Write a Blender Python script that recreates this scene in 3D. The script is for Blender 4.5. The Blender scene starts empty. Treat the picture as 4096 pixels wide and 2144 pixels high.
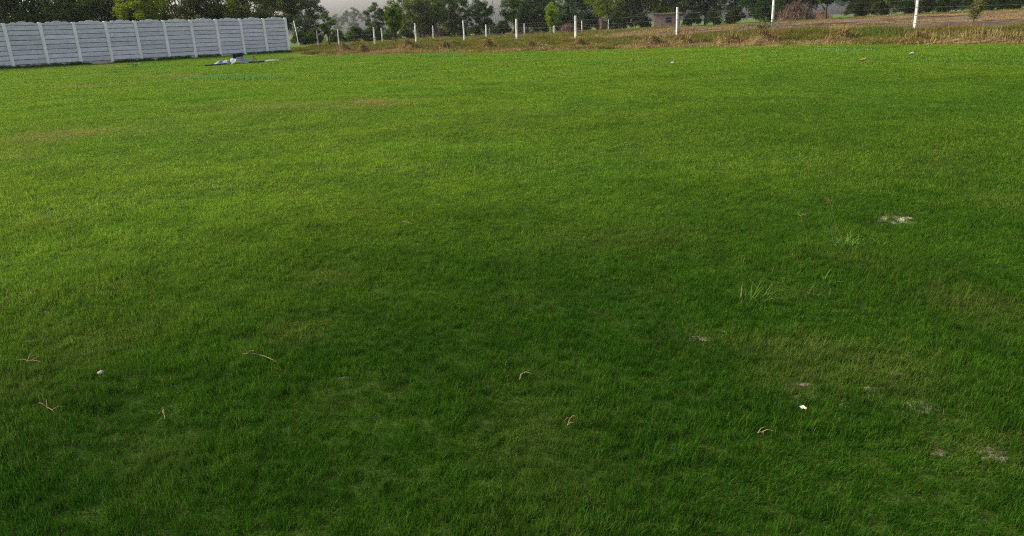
import bpy, math, random
import numpy as np
from mathutils import Vector, Matrix
random.seed(7); rng = np.random.default_rng(7)
sc = bpy.context.scene
col = sc.collection

# ------------------------------------------------------------------ camera (units: photo pixels 4096 x 2144)
FPX, CX, CY, CAMH = 2722.0, 2048.0, 940.0, 1.4
PITCH = math.atan((CY - 108) / FPX); ROLL = math.radians(2.2)
cam_d = bpy.data.cameras.new("camera"); cam = bpy.data.objects.new("camera", cam_d); col.objects.link(cam)
cam_d.sensor_width = 36; cam_d.lens = FPX / 4096 * 36; cam_d.shift_y = -(1072 - CY) / 4096
cam_d.clip_start = 0.05; cam_d.clip_end = 9000
RM = Matrix.Rotation(math.pi / 2 - PITCH, 3, 'X') @ Matrix.Rotation(-ROLL, 3, 'Z')
cam.matrix_world = Matrix.Translation((0, 0, CAMH)) @ RM.to_4x4()
sc.camera = cam
RN = np.array(RM)

# ------------------------------------------------------------------ light
SUN_EL, SUN_AZ = math.radians(32), math.radians(-82)      # azimuth from +Y towards +X: the sun stands on the left
w = bpy.data.worlds.new("World"); sc.world = w; w.use_nodes = True
nt = w.node_tree; bg = nt.nodes['Background']
sky = nt.nodes.new('ShaderNodeTexSky'); sky.sky_type = 'NISHITA'; sky.sun_disc = False
sky.sun_elevation = SUN_EL; sky.sun_rotation = SUN_AZ
sky.air_density = 1.0; sky.dust_density = 4.9; sky.ozone_density = 1.0
hs_ = nt.nodes.new('ShaderNodeHueSaturation'); hs_.inputs['Saturation'].default_value = .5
nt.links.new(sky.outputs[0], hs_.inputs['Color']); nt.links.new(hs_.outputs[0], bg.inputs[0]); bg.inputs[1].default_value = 0.15
sd = bpy.data.lights.new("sun", 'SUN'); so = bpy.data.objects.new("sun", sd); col.objects.link(so)
sd.energy = 2.5; sd.angle = math.radians(1.5); sd.color = (1, 0.9, 0.76)
sv = Vector((math.sin(SUN_AZ) * math.cos(SUN_EL), math.cos(SUN_AZ) * math.cos(SUN_EL), math.sin(SUN_EL)))
so.rotation_euler = sv.to_track_quat('Z', 'Y').to_euler()
sc.view_settings.view_transform = 'Standard'; sc.view_settings.look = 'None'
sc.view_settings.exposure = 1.06; sc.view_settings.gamma = 1
sc.cycles.use_denoising = False; sc.cycles.use_adaptive_sampling = False; sc.cycles.sample_clamp_indirect = .5; sc.cycles.sample_clamp_direct = 1.0; sc.cycles.denoiser = 'OPENIMAGEDENOISE'; sc.cycles.denoising_input_passes = 'RGB_ALBEDO_NORMAL'; sc.cycles.denoising_prefilter = 'NONE'; sc.cycles.filter_width = 1.15; sc.cycles.max_bounces = 8; sc.cycles.diffuse_bounces = 3; sc.cycles.transmission_bounces = 4
sc.cycles.transparent_max_bounces = 4; sc.cycles.volume_bounces = 0

# ------------------------------------------------------------------ noise and terrain
def fr(a): return a - np.floor(a)
def hsh(i, j, s): return fr(np.sin(i * 127.1 + j * 311.7 + s * 74.7) * 43758.5453)
def vn(x, y, s=0):
    x = np.asarray(x, float); y = np.asarray(y, float)
    i = np.floor(x); j = np.floor(y); u = x - i; v = y - j
    u = u * u * (3 - 2 * u); v = v * v * (3 - 2 * v)
    return (hsh(i, j, s) * (1 - u) + hsh(i + 1, j, s) * u) * (1 - v) + (hsh(i, j + 1, s) * (1 - u) + hsh(i + 1, j + 1, s) * u) * v
def fbm(x, y, s=0, o=3):
    a = 0; k = .5; n = 0
    for q in range(o):
        a = a + k * vn(x * 2 ** q + 13.7 * q, y * 2 ** q - 7.1 * q, s + q); n += k; k *= .5
    return a / n
def sm(t):
    t = np.clip(t, 0, 1); return t * t * (3 - 2 * t)
EX = [-60, -22, -14.5, -8, 0, 9, 15, 21, 40]; EY = [60, 50, 48.0, 45.5, 41.5, 38.3, 33.5, 29, 14]
def beyond(x, y): return (y - np.interp(x, EX, EY)) * .85 + (fbm(x / 2.2, y / 2.2, 5) - .5) * 1.6
def terrain(x, y):
    x = np.asarray(x, float); y = np.asarray(y, float)
    r = np.hypot(x, y)
    z = .07 * (fbm(x / 1.5, y / 1.5, 1, 2) - .5) + .09 * (vn(x / 4.5, y / 4.5, 3) - .5)
    z = z * sm((150 - r) / 60)
    t = (y - np.interp(x, EX, EY)) * .85
    a = np.interp(x, [-30, -20, -8, 1, 6, 12, 16, 22, 40], [0, .02, .12, .17, .18, .34, .5, .5, .6])
    az = x / np.maximum(y, 1)
    zf = np.interp(az, [-.5, 0, .17, .25, .35, .5, .75], [0, 0, .12, .25, .55, .85, 1.05])
    zb = a * sm(t / 8)
    return z + zb + (zf - zb) * sm((t - 10) / 70) * (t > 10)
def ray(px, py): return RN @ np.array([(px - CX) / FPX, -(py - CY) / FPX, -1.0])
TT = np.concatenate([np.linspace(.5, 60, 3000), np.linspace(60, 400, 6000)])
def hit(px, py):
    d = ray(px, py); d = d / np.linalg.norm(d)
    x = d[0] * TT; y = d[1] * TT; z = CAMH + d[2] * TT
    b = np.nonzero(z < terrain(x, y))[0]
    k = b[0] if len(b) else len(TT) - 1
    return np.array([x[k], y[k], float(terrain(x[k], y[k]))])
def flat(px, py, z=0.0):
    d = ray(px, py); t = (z - CAMH) / d[2]; return np.array([d[0] * t, d[1] * t, z])
def zat(px, py, p):      # height at which the pixel's ray passes over p's distance
    d = ray(px, py); t = math.hypot(p[0], p[1]) / math.hypot(d[0], d[1]); return CAMH + t * d[2]
def at(px, D):
    d = ray(px, 100); h = math.hypot(d[0], d[1]); x, y = d[0] / h * D, d[1] / h * D
    return np.array([x, y, float(terrain(x, y))])
def project(P):
    q = (P - np.array([0, 0, CAMH])) @ RN
    return CX - q[:, 0] / q[:, 2] * FPX, CY + q[:, 1] / q[:, 2] * FPX

# ------------------------------------------------------------------ mesh helpers
def mk(name, V, F, mat=None, parent=None, colr=None, smooth=False, link=True):
    V = np.asarray(V, np.float32).reshape(-1, 3)
    me = bpy.data.meshes.new(name)
    if isinstance(F, np.ndarray):
        n, k = F.shape
        me.vertices.add(len(V)); me.vertices.foreach_set('co', V.ravel())
        me.loops.add(n * k); me.loops.foreach_set('vertex_index', F.astype(np.int32).ravel())
        me.polygons.add(n); me.polygons.foreach_set('loop_start', np.arange(0, n * k, k, dtype=np.int32))
        me.update(calc_edges=True)
    else:
        me.from_pydata(V.tolist(), [], [tuple(f) for f in F]); me.update()
    if smooth: me.polygons.foreach_set('use_smooth', [True] * len(me.polygons))
    if colr is not None:
        ca = me.color_attributes.new('tint', 'FLOAT_COLOR', 'POINT')
        c = np.ones((len(V), 4), np.float32); c[:, :3] = colr; ca.data.foreach_set('color', c.ravel())
    if mat: me.materials.append(mat)
    ob = bpy.data.objects.new(name, me)
    if link: col.objects.link(ob)
    if parent: ob.parent = parent
    return ob
def tag(o, label=None, cat=None, group=None, kind=None):
    if label: o['label'] = label
    if cat: o['category'] = cat
    if group: o['group'] = group
    if kind: o['kind'] = kind
    return o
def empty(name, loc, rz=0):
    o = bpy.data.objects.new(name, None); col.objects.link(o); o.location = loc; o.rotation_euler = (0, 0, rz); o.empty_display_size = .2
    return o
class MB:
    def __init__(s): s.v = []; s.f = []; s.c = []
    def add(s, V, F, c=(1, 1, 1)):
        b = len(s.v); s.v += [tuple(map(float, p)) for p in V]; s.f += [tuple(b + i for i in f) for f in F]; s.c += [c] * len(V)
    def box(s, x0, x1, y0, y1, z0, z1, M=None, c=(1, 1, 1), taper=0):
        P = [(x, y, z) for z in (z0, z1) for y in (y0, y1) for x in (x0, x1)]
        if taper:
            mx, my = (x0 + x1) / 2, (y0 + y1) / 2
            P = P[:4] + [(mx + (p[0] - mx) * (1 - taper), my + (p[1] - my) * (1 - taper), p[2]) for p in P[4:]]
        if M is not None: P = [tuple(M @ Vector(p)) for p in P]
        s.add(P, [(0, 2, 3, 1), (4, 5, 7, 6), (0, 1, 5, 4), (2, 6, 7, 3), (0, 4, 6, 2), (1, 3, 7, 5)], c)
    def tube(s, pts, rad, n=6, c=(1, 1, 1), cap=True):
        pts = [Vector(p) for p in pts]; R = []
        if not hasattr(rad, '__len__'): rad = [rad] * len(pts)
        V = []
        for i, p in enumerate(pts):
            d = (pts[min(i + 1, len(pts) - 1)] - pts[max(i - 1, 0)]).normalized()
            a = d.cross(Vector((.31, .17, .93)) if abs(d.z) < .9 else Vector((1, .1, 0))).normalized(); b = d.cross(a)
            for k in range(n):
                t = 2 * math.pi * k / n; V.append(p + (a * math.cos(t) + b * math.sin(t)) * rad[i])
        F = [(i * n + k, i * n + (k + 1) % n, (i + 1) * n + (k + 1) % n, (i + 1) * n + k) for i in range(len(pts) - 1) for k in range(n)]
        if cap: F += [tuple(range(n))[::-1], tuple((len(pts) - 1) * n + k for k in range(n))]
        s.add(V, F, c)
    def build(s, name, mat, parent=None, smooth=False):
        return mk(name, s.v, s.f, mat, parent, np.array(s.c, np.float32), smooth)

# ------------------------------------------------------------------ materials
def newmat(name):
    m = bpy.data.materials.new(name); m.use_nodes = True; n = m.node_tree
    for q in list(n.nodes): n.nodes.remove(q)
    o = n.nodes.new('ShaderNodeOutputMaterial'); return m, n, o
def N(n, t, **k):
    q = n.nodes.new(t)
    for a, b in k.items(): setattr(q, a, b)
    return q
def noise(n, scale, stretch=(1, 1, 1), coords='obj', detail=5, rough=.6):
    m = N(n, 'ShaderNodeMapping'); m.inputs['Scale'].default_value = stretch
    if coords == 'world': g = N(n, 'ShaderNodeNewGeometry'); n.links.new(g.outputs['Position'], m.inputs[0])
    else: g = N(n, 'ShaderNodeTexCoord'); n.links.new(g.outputs['Object'], m.inputs[0])
    t = N(n, 'ShaderNodeTexNoise'); t.inputs['Scale'].default_value = scale; t.inputs['Detail'].default_value = detail; t.inputs['Roughness'].default_value = rough
    n.links.new(m.outputs[0], t.inputs['Vector']); return t.outputs[0]
def ramp(n, fac, stops):
    r = N(n, 'ShaderNodeValToRGB'); e = r.color_ramp.elements
    while len(e) < len(stops): e.new(.5)
    for q, (p, c) in zip(e, stops): q.position = p; q.color = (*c, 1)
    n.links.new(fac, r.inputs[0]); return r.outputs[0]
def mix(n, a, b, fac, mode='MIX'):
    m = N(n, 'ShaderNodeMix', data_type='RGBA', blend_type=mode)
    for s, v in ((m.inputs[6], a), (m.inputs[7], b), (m.inputs[0], fac)):
        if hasattr(v, 'links'): n.links.new(v, s)
        elif hasattr(v, '__len__'): s.default_value = (*v, 1)
        else: s.default_value = v
    return m.outputs[2]
def finish(n, o, c, rough=.9, bump=None, bs=.3, bd=.02, spec=.03):
    p = N(n, 'ShaderNodeBsdfPrincipled'); n.links.new(c, p.inputs['Base Color']) if hasattr(c, 'links') else setattr(p.inputs['Base Color'], 'default_value', (*c, 1))
    p.inputs['Roughness'].default_value = rough; p.inputs['Specular IOR Level'].default_value = spec
    if bump is not None:
        b = N(n, 'ShaderNodeBump'); b.inputs['Strength'].default_value = bs; b.inputs['Distance'].default_value = bd
        n.links.new(bump, b.inputs['Height']); n.links.new(b.outputs[0], p.inputs['Normal'])
    n.links.new(p.outputs[0], o.inputs[0])
def simple(name, stops, scale=8, stretch=(1, 1, 1), rough=.9, bs=.3, bd=.01, tint=False, coords='obj', fine=0):
    m, n, o = newmat(name); f = noise(n, scale, stretch, coords); c = ramp(n, f, stops); h = f
    if fine:
        f2 = noise(n, fine, (1, 1, 1), coords); c = mix(n, c, ramp(n, f2, [(.3, (.72, .72, .72)), (.7, (1.2, 1.2, 1.2))]), 1.0, 'MULTIPLY'); h = f2
    if tint:
        a = N(n, 'ShaderNodeAttribute', attribute_name='tint'); c = mix(n, c, a.outputs[0], 1.0, 'MULTIPLY')
    finish(n, o, c, rough, h, bs, bd); return m
def leafmat(name, trans=.4, objcol=True, world=None, dry=None, gloss=0.0):
    """vertex tint x object colour; optional slow hue drift over the ground and per-clump dryness"""
    m, n, o = newmat(name)
    a = N(n, 'ShaderNodeAttribute', attribute_name='tint'); c = a.outputs[0]
    if objcol:
        oi = N(n, 'ShaderNodeObjectInfo'); c = mix(n, c, oi.outputs['Color'], 1.0, 'MULTIPLY')
    if world:
        for sc_, lo, hi in world:
            f = noise(n, sc_, (1, 1, .2), 'world', 4); c = mix(n, c, ramp(n, f, [(.32, lo), (.68, hi)]), 1.0, 'MULTIPLY')
    if dry is not None:
        sh_ = N(n, 'ShaderNodeAttribute', attribute_name='painted_shade', attribute_type='INSTANCER'); c = mix(n, c, ramp(n, sh_.outputs['Fac'], [(0, (.30, .43, .36)), (1, (1.62, 1.22, 1.25))]), 1.0, 'MULTIPLY')  # darkens near blades, brightens far ones: shade painted into the colour
        d = N(n, 'ShaderNodeAttribute', attribute_name='dry', attribute_type='INSTANCER')
        c = mix(n, c, dry, d.outputs['Fac'])
    df = N(n, 'ShaderNodeBsdfDiffuse'); tr = N(n, 'ShaderNodeBsdfTranslucent'); ms = N(n, 'ShaderNodeMixShader'); ms.inputs[0].default_value = trans
    n.links.new(c, df.inputs[0]); n.links.new(c, tr.inputs[0]); n.links.new(df.outputs[0], ms.inputs[1]); n.links.new(tr.outputs[0], ms.inputs[2])
    out = ms.outputs[0]
    if gloss:
        g = N(n, 'ShaderNodeBsdfGlossy'); g.inputs['Roughness'].default_value = .45; g.inputs[0].default_value = (.9, .95, .8, 1)
        m2 = N(n, 'ShaderNodeMixShader'); m2.inputs[0].default_value = gloss
        n.links.new(out, m2.inputs[1]); n.links.new(g.outputs[0], m2.inputs[2]); out = m2.outputs[0]
    n.links.new(out, o.inputs[0]); return m

M = {}
M['slab'] = simple('grey_cement_panel', [(.3, (.49, .49, .51)), (.5, (.58, .58, .60)), (.68, (.66, .66, .68))], 2.2, (1, 1, 3.5), .9, .25, .01, True, fine=22)
M['post'] = simple('pale_cement_post', [(.3, (.70, .69, .66)), (.7, (.82, .81, .77))], 3, (1, 1, .5), .9, .3, .008, False, fine=30)
M['plinth'] = simple('stained_mortar', [(.3, (.24, .23, .19)), (.5, (.36, .35, .31)), (.7, (.46, .45, .42))], 3, (1, 1, 1), .95, .5, .03, fine=18)
M['white_post'] = simple('whitewashed_concrete', [(.36, (.36, .34, .30)), (.46, (.66, .64, .60)), (.75, (.80, .79, .76))], 5, (1, 1, .4), .9, .4, .01, False, fine=25)
M['wire'] = simple('rusty_wire', [(.3, (.10, .08, .07)), (.7, (.2, .18, .16))], 20)
M['bark'] = simple('dark_bark', [(.3, (.045, .035, .028)), (.7, (.12, .095, .075))], 5, (1, 1, .25), .95, .6, .03)
M['brown_wood'] = simple('weathered_wood', [(.3, (.12, .085, .055)), (.7, (.24, .18, .12))], 9, (1, 1, .2), .9, .4, .01)
M['mud'] = simple('mud_wall', [(.3, (.12, .085, .065)), (.7, (.2, .15, .115))], 2, (1, 1, 1), .95, .4, .03)
M['dark'] = simple('dark_opening', [(.3, (.015, .015, .018)), (.7, (.03, .03, .035))], 2)
M['black_plastic'] = simple('black_sheet', [(.3, (.012, .012, .016)), (.7, (.03, .03, .036))], 6, rough=.6)
M['white_sheet'] = simple('white_sheet', [(.3, (.13, .135, .15)), (.7, (.27, .28, .30))], 3, rough=.6)
M['grey_sheet'] = simple('grey_sheet', [(.3, (.13, .15, .19)), (.7, (.24, .27, .33))], 3, rough=.6)
M['pole'] = simple('grey_pole', [(.3, (.16, .16, .17)), (.7, (.26, .26, .27))], 3, (1, 1, .3))
M['stone'] = simple('pale_stone', [(.3, (.18, .165, .15)), (.7, (.30, .28, .26))], 30, rough=.9, bd=.002)
M['soilpale'] = simple('pale_dry_soil', [(.32, (.09, .065, .042)), (.5, (.21, .17, .122)), (.66, (.38, .33, .26))], 26, (1, 1, 1), .95, .8, .02, fine=90)
M['sandy'] = simple('pale_sandy_soil', [(.32, (.22, .165, .11)), (.5, (.46, .385, .285)), (.66, (.68, .61, .50))], 26, (1, 1, 1), .95, .8, .02, fine=90)
M['leaf'] = leafmat('tree_leaf', .45)
M['straw'] = leafmat('straw', .15, False, [(1.2, (.75, .72, .65), (1.2, 1.2, 1.2))])
M['weed'] = leafmat('weed_blade', .35, False, [(.35, (1.25, .9, .75), (.75, 1.05, .7)), (1.3, (.75, .75, .75), (1.2, 1.2, 1.2))])
M['sedge'] = leafmat('sedge_blade', .35, False)
M['plantleaf'] = leafmat('plant_leaf', .3, False, gloss=.05)
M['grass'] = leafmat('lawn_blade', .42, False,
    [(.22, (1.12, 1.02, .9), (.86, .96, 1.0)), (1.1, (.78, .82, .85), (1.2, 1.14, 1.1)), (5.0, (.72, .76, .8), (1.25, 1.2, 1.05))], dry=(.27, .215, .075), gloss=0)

# ground: colours by zone (thatch under the lawn, cut straw on the verge, meadow beyond)
m, n, o = newmat('ground'); M['ground'] = m
za = N(n, 'ShaderNodeAttribute', attribute_name='tint'); sep = N(n, 'ShaderNodeSeparateColor'); n.links.new(za.outputs[0], sep.inputs[0])
nf = noise(n, 9, (1, 1, 1), 'world', 8, .7); nb = noise(n, .5, (1, 1, 1), 'world', 5)
c_l = ramp(n, nf, [(.3, (.016, .034, .005)), (.55, (.030, .055, .009)), (.75, (.055, .070, .018))])
c_s = ramp(n, nf, [(.3, (.11, .078, .034)), (.5, (.23, .17, .086)), (.7, (.34, .265, .145))])
c_m = ramp(n, nb, [(.3, (.055, .085, .02)), (.6, (.085, .11, .03)), (.75, (.13, .12, .05))])
c_l = mix(n, c_l, ramp(n, noise(n, 150, (1, 1, 1), 'world', 3, .7), [(.35, (.25, .28, .25)), (.65, (1.7, 1.6, 1.5))]), 1.0, 'MULTIPLY')
c = mix(n, c_l, c_s, sep.outputs[0]); c = mix(n, c, c_m, sep.outputs[1])
finish(n, o, c, .95, nf, .5, .02)

# ploughed field
m, n, o = newmat('ploughed_soil'); M['field'] = m
f1 = noise(n, .55, (.05, .42, 1), 'obj', 6, .7); f2 = noise(n, 1.6, (.4, 1.2, 1), 'obj', 8, .7)
c = ramp(n, f1, [(.40, (.040, .026, .017)), (.49, (.080, .054, .037)), (.60, (.140, .100, .068))])
c = mix(n, c, ramp(n, f2, [(.3, (.45, .45, .45)), (.7, (1.4, 1.4, 1.4))]), 1.0, 'MULTIPLY')
finish(n, o, c, .95, f2, .9, .12)

# ------------------------------------------------------------------ ground sheet
ang = np.radians(np.concatenate([np.linspace(-180, -62, 50, endpoint=False), np.linspace(-62, 62, 500, endpoint=False), np.linspace(62, 180, 50, endpoint=False)]))
rad = np.concatenate([np.geomspace(.25, 20, 210, endpoint=False), np.linspace(20, 75, 230, endpoint=False), np.geomspace(75, 4000, 110)])
A, R = np.meshgrid(ang, rad); X = R * np.sin(A); Y = R * np.cos(A); Z = terrain(X, Y)
V = np.stack([X, Y, Z], -1).reshape(-1, 3); na, nr = len(ang), len(rad)
i0 = (np.arange(nr - 1)[:, None] * na + np.arange(na)[None]); i1 = (np.arange(nr - 1)[:, None] * na + (np.arange(na)[None] + 1) % na)
F = np.stack([i0, i1, i1 + na, i0 + na], -1).reshape(-1, 4)[:, ::-1]
V = np.vstack([V, [0, 0, float(terrain(0, 0))]]); cidx = len(V) - 1
Ft = np.array([[cidx, (k + 1) % na, k, k] for k in range(na)])
t = beyond(V[:, 0], V[:, 1]); zone = np.zeros((len(V), 3), np.float32)
zone[:, 0] = sm((t + .6) / 1.0) ; zone[:, 1] = sm((t - 4.5) / 3)
lm = sm((-13.5 - V[:, 0]) / 3) * sm((V[:, 1] - 50) / 3); zone[:, 1] = np.maximum(zone[:, 1], lm)
zone[:, 0] *= np.where(V[:, 0] < -19, .0, 1) 
Fall = [tuple(f) for f in F.tolist()] + [(cidx, (k + 1) % na, k) for k in range(na)]
g = mk('ground', V, Fall, M['ground'], None, zone, True); tag(g, kind='structure')

# ploughed field sheet over the ground
A0 = np.array(at(2130, 66)[:2]); A1 = np.array(at(4300, 118)[:2]); B0 = np.array([3.5, 60.5]); B1 = np.array([34., 27.])
nu, nv = 200, 160
uu, vv = np.meshgrid(np.linspace(0, 1, nu), np.linspace(0, 1, nv))
Pf = (B0[None, None] * (1 - uu[..., None]) + B1 * uu[..., None]) * (1 - vv[..., None]) + (A0 * (1 - uu[..., None]) + A1 * uu[..., None]) * vv[..., None]
nd = (A1 - A0) / np.linalg.norm(A1 - A0); cross = Pf[..., 0] * -nd[1] + Pf[..., 1] * nd[0]
Zf = terrain(Pf[..., 0], Pf[..., 1]) + .05 + .22 * (vn(cross / 2.6, Pf[..., 0] / 30, 9) - .4) + .22 * (fbm(Pf[..., 0] / 1.1, Pf[..., 1] / .8, 11) - .45)
edge = np.minimum(np.minimum(uu, 1 - uu), np.minimum(vv, 1 - vv)); Zf -= .12 * (1 - sm(edge / .02))
Fq = np.array([[j * nu + i, j * nu + i + 1, (j + 1) * nu + i + 1, (j + 1) * nu + i] for j in range(nv - 1) for i in range(nu - 1)])
fa = math.atan2(nd[1], nd[0]); ctr = np.array([Pf[..., 0].mean(), Pf[..., 1].mean()])
Vf = np.stack([Pf[..., 0] - ctr[0], Pf[..., 1] - ctr[1], Zf], -1).reshape(-1, 3); ca, sa = math.cos(-fa), math.sin(-fa)
Vr = Vf.copy(); Vr[:, 0] = Vf[:, 0] * ca - Vf[:, 1] * sa; Vr[:, 1] = Vf[:, 0] * sa + Vf[:, 1] * ca
fo = mk('ploughed_field', Vr, Fq, M['field'], None, None, True); fo.location = (ctr[0], ctr[1], 0); fo.rotation_euler = (0, 0, fa); tag(fo, kind='structure')

# ------------------------------------------------------------------ blades and scatter
def blades(n, radius, L, W, segs=3, lean=.5, bend=.6, tints=None, probs=None, jit=.15, minlean=0, falloff=True, flop=0.0, tuft=0, tr=.014):
    a = rng.uniform(0, 2 * np.pi, n); r = radius * (rng.uniform(0, 1, n) ** (.62 if falloff else .5))
    bx, by = r * np.cos(a), r * np.sin(a)
    if tuft:
        q = rng.integers(0, tuft, n); loose = rng.uniform(0, 1, n) < .22
        bx = np.where(loose, bx, bx[q] + rng.normal(0, tr, n)); by = np.where(loose, by, by[q] + rng.normal(0, tr, n))
    h = rng.uniform(0, 2 * np.pi, n); ln = rng.uniform(L[0], L[1], n) * (rng.uniform(.65, 1.25, tuft)[q] if tuft else 1) * (1 if not falloff else (1.05 - .35 * (r / radius) ** 2)); wd = rng.uniform(W[0], W[1], n)
    le = rng.uniform(minlean, lean * 1.15, n) if minlean else np.abs(rng.normal(0, lean, n)); be = rng.uniform(0, bend, n)
    if flop: f = rng.uniform(0, 1, n) < flop; le[f] += 1.6
    t = np.linspace(0, 1, segs + 1)[None]
    th = np.clip(le[:, None] + be[:, None] * t * 1.6, 0, 1.75)        # angle from vertical along the blade
    dl = ln[:, None] / segs
    dx = np.concatenate([np.zeros((n, 1)), np.cumsum(np.sin(th[:, :-1]) * dl, 1)], 1); dz = np.concatenate([np.zeros((n, 1)), np.cumsum(np.cos(th[:, :-1]) * dl, 1)], 1)
    wv = wd[:, None] * (1 - .88 * t ** 1.8) * .5
    sx, sy = -np.sin(h), np.cos(h)
    cxp = bx[:, None] + dx * np.cos(h)[:, None]; cyp = by[:, None] + dx * np.sin(h)[:, None]
    Vv = np.empty((n, segs + 1, 2, 3), np.float32)
    for q, sg in ((0, -1), (1, 1)):
        Vv[:, :, q, 0] = cxp + sg * wv * sx[:, None]; Vv[:, :, q, 1] = cyp + sg * wv * sy[:, None]; Vv[:, :, q, 2] = np.maximum(dz, .002) if not flop else dz + rng.uniform(0, .01, (n, 1))
    b = (np.arange(n) * (segs + 1) * 2)[:, None, None] + (np.arange(segs) * 2)[None, :, None]
    Fv = (b + np.array([0, 1, 3, 2])[None, None]).reshape(-1, 4)
    k = rng.choice(len(tints), n, p=probs); C = np.array(tints)[k] * rng.uniform(1 - jit, 1 + jit, (n, 1))
    Cv = np.repeat(C, (segs + 1) * 2, 0)
    return Vv.reshape(-1, 3), Fv, Cv
def protos(name, num, mat, fn):
    c = bpy.data.collections.new(name)
    for i in range(num):
        V_, F_, C_ = fn(i); c.objects.link(mk('%s_%d' % (name, i), V_, F_, mat, None, C_, False, False))
    return c
def scatter(name, P, rot, scl, coll, dry=None, count=1):
    n = len(P); me = bpy.data.meshes.new(name); me.vertices.add(n); me.vertices.foreach_set('co', np.asarray(P, np.float32).ravel()); me.update()
    def attr(nm, ty, v, f='value'):
        a = me.attributes.new(nm, ty, 'POINT'); a.data.foreach_set(f, np.ascontiguousarray(v).ravel())
    attr('rot', 'FLOAT_VECTOR', rot.astype(np.float32), 'vector'); attr('scl', 'FLOAT_VECTOR', scl.astype(np.float32), 'vector')
    attr('pick', 'INT', rng.integers(0, count, n).astype(np.int32)); attr('dry', 'FLOAT', (np.zeros(n) if dry is None else dry).astype(np.float32))
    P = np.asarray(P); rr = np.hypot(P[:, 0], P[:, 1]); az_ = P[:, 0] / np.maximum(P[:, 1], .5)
    ps_ = .07 + .80 * sm((rr - 2.0) / 5.2) + .25 * sm((rr - 9) / 22) - (.62 * sm((rr - 2.5) / 4) - .22 * sm((rr - 12) / 14)) * az_ + .38 * (fbm(P[:, 0] / 3.5, P[:, 1] / 2.2, 81) - .5)      # self-shading painted in: darker green nearby, lighter and yellower grass beyond
    attr('painted_shade', 'FLOAT', np.clip(ps_, 0, 1.3).astype(np.float32))
    ob = bpy.data.objects.new(name, me); col.objects.link(ob)
    gn = bpy.data.node_groups.new(name, 'GeometryNodeTree')
    gn.interface.new_socket('Geometry', in_out='INPUT', socket_type='NodeSocketGeometry'); gn.interface.new_socket('Geometry', in_out='OUTPUT', socket_type='NodeSocketGeometry')
    I = gn.nodes.new('NodeGroupInput'); O = gn.nodes.new('NodeGroupOutput'); ci = gn.nodes.new('GeometryNodeCollectionInfo'); ip = gn.nodes.new('GeometryNodeInstanceOnPoints')
    ci.inputs['Collection'].default_value = coll; ci.inputs['Separate Children'].default_value = True; ci.inputs['Reset Children'].default_value = True
    def na(nm, ty):
        q = gn.nodes.new('GeometryNodeInputNamedAttribute'); q.data_type = ty; q.inputs['Name'].default_value = nm; return q.outputs['Attribute']
    e2r = gn.nodes.new('FunctionNodeEulerToRotation'); gn.links.new(na('rot', 'FLOAT_VECTOR'), e2r.inputs[0])
    L = gn.links.new
    L(I.outputs[0], ip.inputs['Points']); L(ci.outputs[0], ip.inputs['Instance']); ip.inputs['Pick Instance'].default_value = True
    L(na('pick', 'INT'), ip.inputs['Instance Index']); L(e2r.outputs[0], ip.inputs['Rotation']); L(na('scl', 'FLOAT_VECTOR'), ip.inputs['Scale']); L(ip.outputs[0], O.inputs[0])
    ob.modifiers.new('scatter', 'NODES').node_group = gn
    return ob
def wedge(n_per, r0, r1, half=46, back=0):
    """points spread evenly over a ring sector in front of the camera"""
    h = 1 / math.sqrt(n_per); xs = np.arange(-r1, r1, h); ys = np.arange(-.6, r1, h); gx, gy = np.meshgrid(xs, ys); gx = gx + (np.arange(len(ys)) % 2)[:, None] * h * .5
    gx = gx + rng.uniform(-.5, .5, gx.shape) * h; gy = gy + rng.uniform(-.5, .5, gy.shape) * h; rr = np.hypot(gx, gy); k = (rr > r0) & (rr < r1) & (np.abs(np.degrees(np.arctan2(gx, gy))) < half)
    return np.stack([gx[k], gy[k]], 1)

G_T = [(.078, .195, .017), (.058, .158, .015), (.108, .228, .023), (.040, .120, .014), (.20, .19, .06), (.33, .25, .13)]
G_P = [.37, .28, .18, .13, .025, .015]
near = protos('near_tuft', 6, M['grass'], lambda i: blades(700, .17, (.016, .040), (.0012, .0022), 4, .45, .9, G_T, G_P, tuft=30, tr=.010, jit=.3))
mid = protos('mid_tuft', 6, M['grass'], lambda i: blades(900, .34, (.014, .038), (.0022, .0038), 3, .45, .9, G_T, G_P, tuft=55, tr=.017, jit=.28))
far = protos('far_tuft', 5, M['grass'], lambda i: blades(850, .80, (.016, .042), (.007, .012), 2, .42, .8, G_T, G_P, tuft=120, tr=.035))
# dry or thin places, in photo pixels: x, y, half-width, half-height, strength
DRY = [(340, 532, 190, 9, .55), (150, 560, 110, 22, .5), (60, 625, 70, 14, .5), (1480, 412, 90, 16, .5), (1560, 408, 120, 8, .35), (300, 345, 130, 7, .5), (680, 303, 160, 6, .55), (1180, 430, 300, 26, .22),
       (430, 260, 60, 5, .6), (560, 690, 60, 10, .4), (240, 1340, 230, 60, .10), (280, 1440, 130, 36, .20), (650, 1370, 80, 22, .2), (2260, 1000, 190, 40, .05), (2050, 1180, 260, 50, .04), (3150, 1390, 110, 30, .4), (3190, 1570, 120, 60, .4),
       (3330, 1450, 240, 70, .16), (3580, 1500, 200, 60, .3), (3690, 1630, 60, 30, .55), (2800, 1360, 120, 20, .5), (3900, 1800, 150, 80, .35), (2600, 950, 240, 40, .08), (130, 1600, 160, 60, .15), (700, 1820, 260, 60, .15), (2120, 1500, 150, 40, .08)]
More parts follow.
